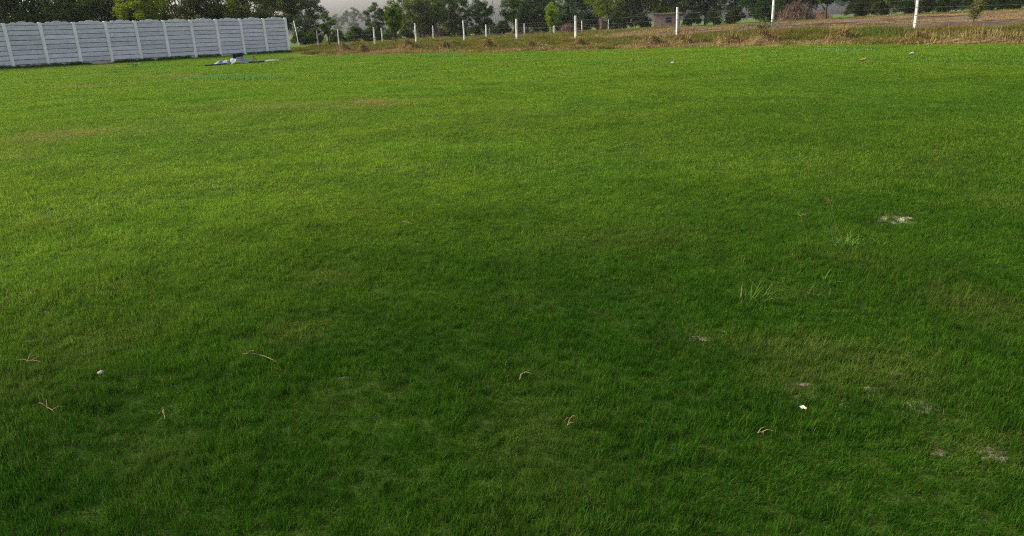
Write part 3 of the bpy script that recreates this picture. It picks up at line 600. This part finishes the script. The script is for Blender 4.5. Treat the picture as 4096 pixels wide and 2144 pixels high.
# ------------------------------------------------------------------ utility pole and cable, pale pole
p = at(1990, 150); r_ = empty('utility_pole', p); tag(r_, 'dark leaning utility pole carrying cables above the meadow', 'pole')
mb = MB(); mb.tube([(0, 0, -.5), (-.55, 0, 4), (-1.15, 0, 8.5)], [.12, .10, .08], 8); mb.build('shaft', M['pole'], r_)
mb = MB(); mb.box(-1.5, -.3, -.05, .05, 5.05, 5.13, Matrix.Translation((.1, 0, 0))); mb.build('crossarm', M['pole'], r_)
mb = MB(); a = Vector(p) + Vector((-.75, 0, 5.2))
mb.tube([a.lerp(Vector(at(1750, 165)) + Vector((0, 0, 5.0)), q) - Vector((0, 0, .9 * 4 * q * (1 - q) * .3)) for q in np.linspace(0, 1, 10)], .03, 4)
tag(mb.build('overhead_cable', M['pole']), 'thin overhead cable running left from the leaning pole', 'cable'); mb = MB()
mb.tube([a.lerp(Vector(at(2330, 150)) + Vector((0, 0, 4.4)), q) - Vector((0, 0, .9 * 4 * q * (1 - q) * .2)) for q in np.linspace(0, 1, 10)], .03, 4)
tag(mb.build('overhead_cable', M['pole']), 'thin overhead cable running right from the leaning pole', 'cable')
p = at(1186, 96); mb = MB(); mb.tube([(p[0], p[1], -.3), (p[0] - .12, p[1], 1.4), (p[0] - .3, p[1], 3.2)], [.05, .045, .04], 7); tag(mb.build('pole', M['post'], None, True), 'thin pale pole standing just right of the wall end', 'pole')

# mud hut
p = at(2668, 128); hut = empty('mud_hut', p, -.25); tag(hut, 'small brown mud hut half hidden under the olive tree', 'hut')
mb = MB(); mb.box(-2.2, 2.2, -1.6, 1.6, -.3, 2.35, taper=.03); mb.build('wall', M['mud'], hut)
mb = MB(); mb.box(-2.5, 2.5, -1.9, 1.9, 2.352, 2.55); mb.build('roof', M['brown_wood'], hut)
mb = MB(); mb.box(-.2, .75, -1.63, -1.5, .95, 1.75); mb.build('window', M['dark'], hut)

# ------------------------------------------------------------------ heaps of cut grass, stick piles
def heap(name, px0, px1, ptop, pbase, label, cat, mat, tints, probs, group=None, nst=900, blade=((.12, .4), (.012, .022)), depth=.8, extra=None):
    p = hit((px0 + px1) / 2, pbase); D = math.hypot(p[0], p[1]); W_ = (px1 - px0) * D / FPX / 2 * (1.22 if name == 'grass_heap' else 1.0); Hh = max(.12, zat((px0 + px1) / 2, ptop, p) - p[2])
    c = np.array([p[0], p[1] + W_ * depth * .5]); z0_ = float(terrain(*c)); root = empty(name, (c[0], c[1], z0_)); tag(root, label, cat, group)
    nu_, nv_ = 36, 14; Vv = []; sd_ = rng.uniform(0, 50)
    for j in range(nv_ + 1):
        for i in range(nu_):
            a = 2 * math.pi * i / nu_; rr = j / nv_; k = 1 + .35 * (float(vn(math.cos(a) * 1.6 + sd_, math.sin(a) * 1.6, 3)) - .5)
            x_, y_ = W_ * rr * k * math.cos(a), W_ * depth * rr * k * math.sin(a)
            hz = Hh * .9 * (1 - rr ** 1.5) * (.75 + .6 * float(fbm(x_ * 2.2 + sd_, y_ * 2.2, 8))); Vv.append((x_, y_, hz - .06 * rr))
    Fs = [(j * nu_ + i, j * nu_ + (i + 1) % nu_, (j + 1) * nu_ + (i + 1) % nu_, (j + 1) * nu_ + i) for j in range(nv_) for i in range(nu_)]
    Vv = np.array(Vv); cc = np.array(tints)[rng.choice(len(tints), len(Vv), p=probs)] * .7
    mk('mound', Vv, [f[::-1] for f in Fs], mat, root, cc, True)
    bl, C_, _ = blades(nst, .01, blade[0], blade[1], 3, 1.0, .7, tints, probs, falloff=False), None, None
    Bv = bl[0].reshape(nst, -1, 3); k = rng.integers(0, len(Vv), nst)
    kk = rng.uniform(0, 1, nst); sel = Vv[k] * np.where(kk < .12, 1.12, 1.0)[:, None]; sel[:, :2] += rng.normal(0, .03, (nst, 2)); Bv = Bv + sel[:, None]
    mk('stalks', Bv.reshape(-1, 3), bl[1], mat, root, bl[2]); return root
H_T = [(.26, .185, .08), (.18, .128, .056), (.38, .285, .135), (.08, .055, .027), (.11, .12, .03)]; H_P = [.3, .27, .12, .17, .14]
HG = 'heaps of cut grass along the lawn edge'
for a in [(1331, 1415, 185, 213, 'brown heap of cut grass, leftmost in the row along the lawn edge'), (1423, 1483, 186, 216, 'small brown heap of cut grass second from the left'), (1573, 1690, 172, 207, 'wide brown grass heap below the bushy young tree'),
          (1743, 1817, 175, 204, 'rounded brown heap left of the fifth fence post'), (1923, 1988, 172, 200, 'peaked straw heap below the sixth fence post'), (2091, 2162, 175, 196, 'low straw heap below the yellow green tree'), (2295, 2360, 168, 190, 'low straw heap at the foot of the seventh post'),
          (2545, 2690, 156, 190, 'long straw heap left of the post nearest the milkweed'), (2660, 2800, 152, 187, 'straw heap lying in front of the tallest framed white post'), (2860, 3000, 146, 184, 'straw heap below the milkweed plant'), (2985, 3140, 138, 178, 'large straw heap at the foot of the post with the leafy shrub'), (3335, 3440, 130, 168, 'rounded straw heap standing alone between the two right hand posts'),
          (3620, 3760, 142, 172, 'low straw bank below the right hand post'), (3830, 4130, 138, 174, 'long grassy straw bank running out at the right edge')]:
    heap('grass_heap', *a, 'heap', M['straw'], H_T, H_P, HG, int(500 + (a[1] - a[0]) * 6))
B_T = [(.16, .105, .075), (.11, .075, .055), (.22, .155, .11), (.07, .05, .04)]; B_P = [.35, .3, .15, .2]
heap('stick_pile', 3128, 3262, 34, 84, 'domed brown pile of dry sticks at the far side of the field', 'stick pile', M['straw'], B_T, B_P, None, 1500, ((.6, 2.0), (.03, .06)))
heap('brush_heap', 1640, 1790, 108, 152, 'dark brown brush heap under the broad meadow tree', 'brush heap', M['straw'], B_T, B_P, None, 1500, ((.5, 1.6), (.03, .06)))
heap('brush_heap', 2040, 2150, 122, 140, 'low purplish brown brush heap right of the pole', 'brush heap', M['straw'], B_T, B_P, None, 900, ((.4, 1.2), (.03, .05)))
heap('brush_heap', 2225, 2330, 116, 136, 'low brown brush heap right of the yellow green tree', 'brush heap', M['straw'], B_T, B_P, None, 900, ((.4, 1.2), (.03, .05)))
heap('brush_heap', 2395, 2428, 84, 124, 'narrow brown heap of branches at the wooden post', 'brush heap', M['straw'], B_T, B_P, None, 500, ((.4, 1.2), (.03, .05)))
heap('soil_heap', 2610, 2690, 90, 112, 'reddish brown soil heap in front of the mud hut', 'soil heap', M['straw'], [(.24, .15, .085), (.18, .11, .065)], [.6, .4], None, 500, ((.2, .6), (.02, .04)))
heap('brush_heap', 3262, 3330, 50, 72, 'reddish brush heap between the stick pile and the forked tree', 'brush heap', M['straw'], [(.22, .11, .07), (.14, .08, .055)], [.5, .5], None, 600, ((.4, 1.2), (.03, .05)))

# ------------------------------------------------------------------ single plants
def leafy(name, px, py, ptop, label, cat, nleaf, lsize, tints, spread, nstem=5, sc_=None):
    p = hit(px, py); h = zat(px, ptop, p) - p[2] if sc_ is None else sc_; root = empty(name, p); tag(root, label, cat); mb = MB(); LV = []; LF = []; LC = []
    for s_ in range(nstem):
        a = random.uniform(0, 6.28); rr = spread * random.uniform(.3, 1) if nstem > 1 else spread * .1; hh = h * random.uniform(.65, 1.0) if nstem > 1 else h
        pts = [Vector((rr * math.cos(a) * q ** 1.3 + random.uniform(-.02, .02) * h * q, rr * math.sin(a) * q ** 1.3, hh * q - .05)) for q in (0, .3, .6, 1)]
        mb.tube(pts, [.014 * h ** .5, .011 * h ** .5, .008 * h ** .5, .004], 5)
        for k in range(nleaf // nstem):
            q = random.uniform(.35 if nstem > 1 else .6, 1.02); i = min(2, int(q * 3)); c = pts[i].lerp(pts[i + 1], min(1, q * 3 - i) if q < 1 else 1)
            ba = random.uniform(0, 6.28); d = Vector((math.cos(ba), math.sin(ba), random.uniform(-.1, .9))).normalized(); L_ = lsize * random.uniform(.7, 1.2); c = c + d * L_ * random.uniform(.2, 1.0); sd_ = d.cross(Vector((0, 0, 1))).normalized() * L_ * .27
            nrm = sd_.cross(d).normalized(); b = len(LV); LV += [c, c + d * L_ * .45 + sd_, c + d * L_ - nrm * L_ * .1, c + d * L_ * .45 - sd_]; LF.append((b, b + 1, b + 2, b + 3)); t_ = random.choice(tints); v_ = random.uniform(.8, 1.2); LC += [tuple(x * v_ for x in t_)] * 4
    mb.build('stem', M['brown_wood'], root); mk('leaves', [tuple(v) for v in LV], LF, M['plantleaf'], root, np.array(LC)); return root
gr1 = [(.10, .15, .03), (.07, .11, .025), (.14, .18, .05)]
leafy('milkweed_plant', 2888, 122, 62, 'milkweed plant with broad pale leaves on a tall bare stem in front of the field', 'plant', 46, .26, [(.16, .24, .08), (.28, .36, .2), (.09, .15, .04)], .3, 1)
leafy('leafy_shrub', 3050, 138, 68, 'leafy green shrub growing beside the post in front of the field', 'shrub', 420, .15, gr1, .75, 9)
leafy('sapling', 3885, 108, -30, 'thin leafy sapling growing near the right edge of the photo', 'sapling', 330, .22, [(.16, .17, .05), (.10, .13, .035), (.24, .22, .06)], .45, 3)
leafy('creeper', 2712, 152, 88, 'leafy creeper climbing the tallest framed white post', 'creeper', 110, .09, gr1, .14, 4)
leafy('weed_plant', 1392, 190, 168, 'small bright broad leaved weed above the leftmost grass heap', 'weed', 50, .2, [(.2, .32, .14), (.12, .2, .06)], .4, 4)
leafy('weed_plant', 2750, 150, 90, 'thin brown weed right of the tallest framed white post', 'weed', 40, .10, [(.16, .12, .06), (.11, .12, .04)], .3, 4)
leafy('weed_plant', 538, 268, 250, 'small dark weed by the foot of the wall', 'weed', 70, .10, [(.06, .09, .03), (.12, .09, .04)], .25, 6)
leafy('weed_plant', 462, 291, 278, 'tiny dark dead weed on the lawn in front of the wall', 'weed', 30, .08, [(.05, .04, .025), (.09, .07, .03)], .15, 4)
p = hit(3318, 150); mb = MB(); mb.tube([p + np.array([0, 0, -.1]), p + np.array([-.03, 0, .6]), p + np.array([-.12, .05, 1.35])], [.012, .01, .005], 5); tag(mb.build('dead_weed', M['brown_wood']), 'thin bare dead stem standing left of the lone straw heap', 'stem')
p = hit(3800, 150); mb = MB(); mb.tube([p + np.array([0, 0, -.1]), p + np.array([-.1, 0, .4]), p + np.array([-.22, 0, .85])], [.02, .016, .006], 5); mb.tube([p + np.array([-.1, 0, .4]), p + np.array([.05, 0, .62])], [.012, .005], 5); tag(mb.build('dead_weed', M['brown_wood']), 'forked dead stem left of the blurred sapling', 'stem')
p = hit(2543, 117); mb = MB(); mb.tube([p + np.array([0, 0, -.1]), p + np.array([-.12, 0, 1.0]), p + np.array([-.3, 0, 1.9])], [.045, .04, .03], 6); tag(mb.build('leaning_stick', M['brown_wood']), 'leaning brown stick among the white posts of the second fence', 'stick')

# taller grass patches on the lawn
TG = [(.11, .22, .045), (.085, .18, .035), (.15, .26, .06)]
def patch(px0, px1, py, hh, label, n_=700, dep=.5):
    a, b = hit(px0, py), hit(px1, py); c = (a + b) / 2; root_p = (c[0], c[1], float(terrain(c[0], c[1]))); L_ = np.linalg.norm(b - a)
    V_, F_, C_ = blades(n_, 1.0, (hh * .45, hh), (.012, .022), 3, .3, .7, TG, [.45, .35, .2], falloff=False)
    V_ = V_.reshape(n_, -1, 3); base = V_[:, :2].mean((1, 2)) if False else V_[:, :2].mean(1); off = base.copy(); off[:, 2] = 0
    new = off.copy(); q = rng.uniform(-.5, .5, n_); d = (b - a)[:2] / L_; w_ = rng.normal(0, dep, n_) * (fbm(q * 9 + px0, q * 0, 71) + .2); new[:, 0] = d[0] * q * L_ - d[1] * w_; new[:, 1] = d[1] * q * L_ + d[0] * w_
    k = np.ones(n_, bool)
    V_ = V_ - off[:, None] + new[:, None]; V_[:, :, 2] += (terrain(new[:, 0] + c[0], new[:, 1] + c[1]) - root_p[2])[:, None]
    s_ = 6 if False else V_.shape[1]
    V_ = V_[k]; n2 = len(V_); F2 = F_[:n2 * 3]; C2 = C_.reshape(n_, -1, 3)[k].reshape(-1, 3)
    o = mk('tall_grass_patch', V_.reshape(-1, 3), F2, M['sedge'], None, C2); o.location = root_p; tag(o, label, 'grass patch', 'taller grass patches on the lawn'); return o
patch(765, 1115, 318, .20, 'blue green strip of taller grass on the lawn in front of the debris', 1300, .45)
patch(1690, 1850, 229, .22, 'pale strip of taller grass at the lawn edge below the fourth heap', 600, .4)
patch(3240, 3500, 206, .14, 'pale green strip of taller grass at the right of the lawn edge', 900, .4)
patch(1330, 1400, 243, .12, 'faint small patch of taller grass below the leftmost heap', 200, .3)
patch(1390, 1416, 225, .25, 'dark green tuft on the straw in front of the leftmost heap', 260, .3)

def sedge(px, py, R_, hh, n_, label, tints=None, seeds=0, lean=1.0):
    p = hit(px, py); root = empty('sedge_clump', p); tag(root, label, 'sedge', 'sedge clumps on the lawn')
    V_, F_, C_ = blades(n_, R_, (hh * .5, hh), (.0035, .0065), 7, lean, .8, tints or [(.095, .20, .03), (.07, .155, .022), (.135, .25, .05), (.22, .21, .07)], [.4, .35, .17, .08] if not tints else None, falloff=False, minlean=.35)
    mk('blades', V_, F_, M['sedge'], root, C_)
    for k in range(seeds):
        mb = MB(); bx = (-.04, -.22)[k % 2]; h2 = (.30, .22)[k % 2]; mb.tube([(bx + .02, .02, 0), (bx, .02, h2 * .5), (bx - .04, .04, h2)], .0016, 5, (.12, .13, .05))
        for q in range(7): mb.tube([(bx - .04, .04, h2), (bx - .04 + random.uniform(-.035, .035), .04 + random.uniform(-.03, .03), h2 + random.uniform(-.005, .03))], [.0022, .001], 4, (.25, .16, .06))
        mb.build('seed_stalk', M['sedge'], root)
sedge(3365, 1000, .06, .17, 58, 'largest sedge clump on the right of the lawn with long curved blades', None, 2, .85)
sedge(3420, 1003, .06, .14, 14, 'small sedge tuft touching the right side of the largest clump')
sedge(3512, 985, .03, .13, 8, 'thin sedge sprig right of the largest clump')
sedge(3010, 1215, .09, .14, 40, 'spread out sedge clump left of the others on the lawn', None, 0, .8)
sedge(3070, 1190, .03, .13, 6, 'pale upright sedge sprig beside the spread out clump')
sedge(3292, 1140, .03, .11, 6, 'small sedge sprig below the largest clump')
sedge(3255, 1186, .03, .13, 6, 'dry tan sedge sprig between two green sprigs', [(.2, .18, .08), (.14, .17, .05)])
sedge(3335, 1210, .04, .10, 9, 'bright curled sedge sprig nearest the camera')

# bare soil patches where the grass is missing
for i, (px, py, a, b) in enumerate(BARE):
    p = hit(px, py); D = np.linalg.norm(p - np.array([0, 0, CAMH])); rx = a * D / FPX * 1.35; ry = max(rx * .35, b * D / FPX * D / CAMH * .75); Vv = []; nn, rr_ = 40, 6; sd_ = rng.uniform(0, 90)
    for j in range(rr_ + 1):
        for k in range(nn):
            t_ = 6.2832 * k / nn; q = j / rr_ * (1 + 1.5 * (float(fbm(math.cos(t_) * 2.6 + sd_, math.sin(t_) * 2.6, 5)) - .5)); x_, y_ = rx * q * math.cos(t_), ry * q * math.sin(t_)
            Vv.append((x_, y_, float(terrain(p[0] + x_, p[1] + y_)) - p[2] + .003 - .007 * (j / rr_) ** 4 + .004 * float(vn(x_ * 40, y_ * 40, 2))))
    Fs = [(j * nn + k, (j + 1) * nn + k, (j + 1) * nn + (k + 1) % nn, j * nn + (k + 1) % nn) for j in range(rr_) for k in range(nn)]
    o = mk('bare_soil', Vv, Fs, M['sandy'] if i < 2 else M['soilpale'], None, None, True); o.location = p; tag(o, kind='structure')

# ------------------------------------------------------------------ litter on the lawn
def stem(pts, label, twigs=3):
    P = [hit(*q) + np.array([0, 0, .022]) for q in pts]; o0 = P[0].copy(); mb = MB(); Q = [p - o0 for p in P]
    fine = [tuple(Q[i] * (1 - t_) + Q[i + 1] * t_ + np.array([0, 0, .006 * math.sin(t_ * 3.1)])) for i in range(len(Q) - 1) for t_ in (0, .33, .66)] + [tuple(Q[-1])]
    mb.tube(fine, [.0016] * (len(fine) - 1) + [.0007], 5, (.26, .21, .10))
    for k in range(twigs):
        a = np.array(fine[random.randrange(len(fine))]); e = a + np.array([random.uniform(-.05, .05), random.uniform(-.05, .05), random.uniform(.0, .03)]); mb.tube([tuple(a), tuple((a + e) / 2 + np.array([0, 0, .008])), tuple(e)], [.0013, .0011, .0006], 4, (.27, .215, .105))
    o = mb.build('dry_grass_stem', M['straw']); o.location = o0; tag(o, label, 'dry stem', 'dry stems lying on the lawn')
stem([(72, 1458), (115, 1460), (172, 1468)], 'pale dry stem lying at the left edge above the pebble')
stem([(163, 1637), (195, 1655), (225, 1673)], 'short slanting dry stem near the lower left corner')
stem([(975, 1435), (1040, 1442), (1110, 1468)], 'long pale dry stem lying left of the lawn centre', 2)
stem([(655, 1670), (664, 1690), (666, 1702)], 'forked orange dry twig on the lower left of the lawn', 4)
stem([(2270, 1730), (2285, 1695)], 'crossed dry stems low on the lawn right of centre', 3)
stem([(3028, 1758), (3052, 1757)], 'small pink dry stem below the white and yellow scrap', 3)
stem([(2080, 1545), (2085, 1520)], 'thin upright dry stem at the centre of the foreground lawn', 2)
stem([(1610, 900), (1650, 908)], 'thin pale dry stem on the middle of the lawn', 3)
# pebble
def lump(name, px, py, r3, mat, label, cat, seed):
    p = hit(px, py); Vv = []; nn, rr_ = 14, 8
    for j in range(rr_ + 1):
        f_ = math.pi * j / rr_
        for k in range(nn):
            t_ = 6.2832 * k / nn; d = (math.sin(f_) * math.cos(t_), math.sin(f_) * math.sin(t_), math.cos(f_)); q = 1 + .5 * (float(vn(d[0] * 1.7 + seed, d[1] * 1.7 + d[2] * 2.3, 4)) - .5); Vv.append(tuple(d[i] * r3[i] * q for i in range(3)))
    Fs = [(j * nn + k, (j + 1) * nn + k, (j + 1) * nn + (k + 1) % nn, j * nn + (k + 1) % nn) for j in range(rr_) for k in range(nn)]
    o = mk(name, Vv, Fs, mat, None, None, True); o.location = p + np.array([0, 0, r3[2] * .6 + .02]); tag(o, label, cat); return o
lump('pebble', 410, 1512, (.014, .011, .008), M['stone'], 'pale pebble lying in the grass at the lower left', 'pebble', 3)
# white and yellow scrap
p = hit(3205, 1667); sroot = empty('litter_scrap', p + np.array([0, 0, .03])); sroot.scale = (.5, .5, .5); tag(sroot, 'small crumpled white and yellow scrap with a dark end on the lower right lawn', 'litter')
M['yel'] = simple('yellow_paper', [(.3, (.75, .6, .12)), (.7, (.85, .75, .3))], 60); M['wht'] = simple('white_paper', [(.3, (.45, .45, .43)), (.7, (.6, .6, .58))], 60)
def crumple(name, w_, h_, mat, parent, off, amp, rz=0.0, nx=7, ny=6, thick=.001):
    Vv = []
    for j in range(ny):
        for i in range(nx):
            x_, y_ = (i / (nx - 1) - .5) * w_, (j / (ny - 1) - .5) * h_; c_, s__ = math.cos(rz), math.sin(rz)
            Vv.append((off[0] + x_ * c_ - y_ * s__, off[1] + x_ * s__ + y_ * c_, off[2] + amp * random.uniform(-1, 1) + amp * math.sin(i * 1.3)))
    F_ = [(j * nx + i, j * nx + i + 1, (j + 1) * nx + i + 1, (j + 1) * nx + i) for j in range(ny - 1) for i in range(nx - 1)]
    o = mk(name, Vv, F_, mat, parent); sm_ = o.modifiers.new('thickness', 'SOLIDIFY'); sm_.thickness = thick; return o
crumple('white_part', .03, .03, M['wht'], sroot, (0, 0, .004), .005, .4); crumple('yellow_part', .018, .022, M['yel'], sroot, (.01, -.018, .006), .004, .2); crumple('dark_part', .014, .02, M['black_plastic'], sroot, (-.014, .022, .006), .004, .9)
p = hit(561, 258); crumple('plastic_scrap', .28, .14, simple('pale_cyan_plastic', [(.3, (.3, .55, .5)), (.7, (.45, .68, .62))], 5), None, (p[0], p[1], p[2] + .08), .02); tag(bpy.data.objects['plastic_scrap'], 'pale cyan plastic scrap at the foot of the wall', 'litter')

# debris of a collapsed banner frame, in front of the wall
DO = hit(950, 256); dpx = math.hypot(DO[0], DO[1]) / FPX; ax = np.array([math.cos(math.atan2(DO[1], DO[0]) - math.pi / 2), math.sin(math.atan2(DO[1], DO[0]) - math.pi / 2)])
def dp(px, up, back=0.0):      # along the debris line, up and back in metres
    q = ax * (px - 950) * dpx * 1.0 + np.array([-ax[1], ax[0]]) * (back + (px - 950) * .0042); x_, y_ = DO[0] + q[0], DO[1] + q[1]; return Vector((x_, y_, float(terrain(x_, y_)) + up))
GD = 'debris of a collapsed banner on the lawn'
def bar(name, a, b, wd_, th, mat, label, cat):
    mb = MB(); d = (b - a); L_ = d.length; Mx = Matrix.Translation(a) @ d.to_track_quat('X', 'Z').to_matrix().to_4x4(); mb.box(0, L_, -wd_ / 2, wd_ / 2, 0, th, Mx); o = mb.build(name, mat); tag(o, label, cat, GD); return o
def folded(name, rows, mat, label, cat, thick=.012):
    n_ = len(rows[0]); Vv = [tuple(v) for r__ in rows for v in r__]; F_ = [(j * n_ + i, j * n_ + i + 1, (j + 1) * n_ + i + 1, (j + 1) * n_ + i) for j in range(len(rows) - 1) for i in range(n_ - 1)]
    o = mk(name, Vv, F_, mat); q = o.modifiers.new('thickness', 'SOLIDIFY'); q.thickness = thick; tag(o, label, cat, GD); return o
bar('flat_board', dp(842, .01, -.1), dp(912, .02, -.1), .35, .07, M['black_plastic'], 'flat black board lying at the left end of the debris', 'board')
folded('crumpled_sheet', [[dp(868, .03, -.15), dp(885, .10, -.2), dp(900, .08, -.1), dp(918, .12, -.2), dp(926, .03, -.2)], [dp(872, .08, .3), dp(893, .25, .2), dp(903, .17, .2), dp(916, .27, .1), dp(930, .08, .2)], [dp(880, .02, .8), dp(896, .12, .7), dp(908, .2, .7), dp(920, .08, .7), dp(932, .02, .7)]], M['white_sheet'], 'crumpled white sheet left of the black panel in the debris', 'sheet')
folded('grey_board', [[dp(924, .03, -.05), dp(936, .14, -.05), dp(946, .10, -.05)], [dp(928, .25, .45), dp(940, .38, .45), dp(950, .30, .45)]], M['grey_sheet'], 'blue grey tilted board below the black panel', 'board')
bar('black_case', dp(935, .33, .3), dp(968, .37, .3), .45, .20, M['black_plastic'], 'black box shaped panel on top of the debris', 'panel')
folded('white_board', [[dp(928, .02, -.35), dp(946, .16, -.35), dp(975, .05, -.35), dp(988, .01, -.35)], [dp(938, .28, .1), dp(950, .34, .1), dp(970, .24, .1), dp(990, .06, .1)]], M['white_sheet'], 'white bent board leaning at the front of the debris', 'board')
folded('grey_sheet', [[dp(962, .28, .3), dp(976, .2, .2), dp(988, .05, .1)], [dp(968, .42, .6), dp(980, .3, .6), dp(996, .06, .6)]], M['grey_sheet'], 'grey sheet sloping down right of the black panel', 'sheet')
bar('black_strip', dp(985, .02, .2), dp(1042, .02, .2), .4, .06, M['black_plastic'], 'long black strip lying under the upright bracket', 'strip')
mb = MB(); mb.tube([dp(1005, .03, 0), dp(1005, .36, 0), dp(1008, .38, 0), dp(1020, .04, -.1)], .035, 6); tag(mb.build('angle_bracket', M['white_sheet']), 'upright white angled bracket at the right of the debris', 'bracket', GD)
folded('white_strip', [[dp(1040, .02, .2), dp(1060, .05, .2), dp(1080, .06, .2), dp(1098, .03, .2)], [dp(1042, .05, .6), dp(1062, .10, .6), dp(1082, .09, .6), dp(1100, .05, .6)]], M['white_sheet'], 'long crinkled white strip trailing to the right of the debris', 'strip')
mb = MB(); mb.tube([dp(1085, .03, .5), dp(1125, .07, .6), dp(1162, .10, .8)], [.025, .022, .018], 6); tag(mb.build('thin_stick', M['brown_wood']), 'thin stick lying at the far right end of the debris', 'stick', GD)

# dead leaves and clods on the lawn
M['deadleaf'] = simple('dead_leaf', [(.3, (.15, .095, .045)), (.7, (.26, .18, .09))], 20)
for k, (px, py, lb) in enumerate([(1974, 229, 'brown dead leaf at the lawn edge below the peaked straw heap'), (2106, 226, 'dark dead leaf at the lawn edge below the low straw heap'), (2031, 274, 'dark dead leaf on the far middle of the lawn'), (2531, 248, 'brown dead leaf on the far lawn left of the small white bird'), (2962, 211, 'reddish dead leaf at the lawn edge below the milkweed'), (2979, 208, 'second reddish dead leaf beside the one below the milkweed'), (3090, 212, 'brown dead leaf below the leafy shrub'), (3108, 211, 'tan dead leaf just right of the one below the leafy shrub'), (3169, 210, 'brown dead leaf left of the pale grass strip'), (3290, 205, 'dark dead leaf above the pale grass strip'), (1857, 262, 'pale dead leaf on the lawn below the fifth post'), (1238, 312, 'tan dead leaf on the lawn right of the blue green strip')]):
    p = hit(px, py); o = crumple('dead_leaf', .11, .07, M['deadleaf'], None, (0, 0, 0), .02, random.uniform(0, 3), 5, 4, .004); o.location = p + np.array([0, 0, .07]); tag(o, lb, 'dead leaf', 'dead leaves on the lawn')

# ------------------------------------------------------------------ birds
def bird(px, py, rz, s, body, head, label):
    p = hit(px, py); root = empty('bird', p + np.array([0, 0, .03]), rz); root.scale = (s, s, s); tag(root, label, 'bird', 'small birds on the lawn')
    prof_ = [(.105, .088, .001, 1), (.09, .089, .006, 1), (.078, .092, .02, 1), (.06, .094, .024, 1), (.045, .084, .021, 1), (.02, .07, .03, 1), (-.02, .06, .036, 1), (-.055, .056, .028, .9), (-.085, .055, .014, .6), (-.12, .05, .016, .25), (-.17, .043, .018, .15)]
    Vv = []; C_ = []; nn = 10
    for x_, z_, r_, fl in prof_:
        for k in range(nn):
            t_ = 6.283 * k / nn; Vv.append((x_, r_ * math.cos(t_), z_ + r_ * fl * math.sin(t_))); C_.append(head if x_ > .04 and not (.055 < x_ < .08 and math.sin(t_) < -.3) else body if x_ > -.1 else tuple(v * .35 for v in head))
    Fs = [(j * nn + k, j * nn + (k + 1) % nn, (j + 1) * nn + (k + 1) % nn, (j + 1) * nn + k) for j in range(len(prof_) - 1) for k in range(nn)] + [tuple(range(nn))[::-1], tuple((len(prof_) - 1) * nn + k for k in range(nn))]
    mk('body', Vv, Fs, M['feather'], root, np.array(C_), True)
    for sg in (-1, 1):
        wv = [(.03, sg * .030, .085), (.0, sg * .041, .07), (-.06, sg * .032, .058), (-.11, sg * .014, .058), (-.05, sg * .026, .082)]
        o = mk('wing', wv, [(0, 1, 2, 3, 4)], M['feather'], root, np.array([tuple(v * .6 for v in body)] * 5)); q = o.modifiers.new('thickness', 'SOLIDIFY'); q.thickness = .006
        mb = MB(); mb.tube([(-.005, sg * .012, .04), (.004, sg * .013, .015), (-.004, sg * .014, -.02)], .0022, 5, (.04, .03, .03)); mb.build('leg', M['feather'], root)
M['feather'] = leafmat('feather', .02, False)
bird(2691, 264, .3, 1.0, (.55, .57, .6), (.05, .05, .06), 'small white and black bird standing on the middle right of the far lawn')
bird(3648, 226, .2, 1.1, (.5, .5, .52), (.02, .02, .025), 'grey bird with a black head standing at the right of the lawn below the post')
bird(3452, 254, .1, 1.15, (.36, .24, .12), (.28, .19, .10), 'small brown bird standing left of the grey bird with a black head')

# ------------------------------------------------------------------ haze
mb = MB(); mb.box(-600, 600, -60, 640, -2.5, 34); hz = mb.build('haze', None); tag(hz, kind='stuff')
m, n, o = newmat('haze'); pv = N(n, 'ShaderNodeVolumePrincipled'); pv.inputs['Color'].default_value = (.80, .82, .86, 1); pv.inputs['Density'].default_value = .00016; pv.inputs['Anisotropy'].default_value = .3
n.links.new(pv.outputs[0], o.inputs['Volume']); hz.data.materials.append(m)
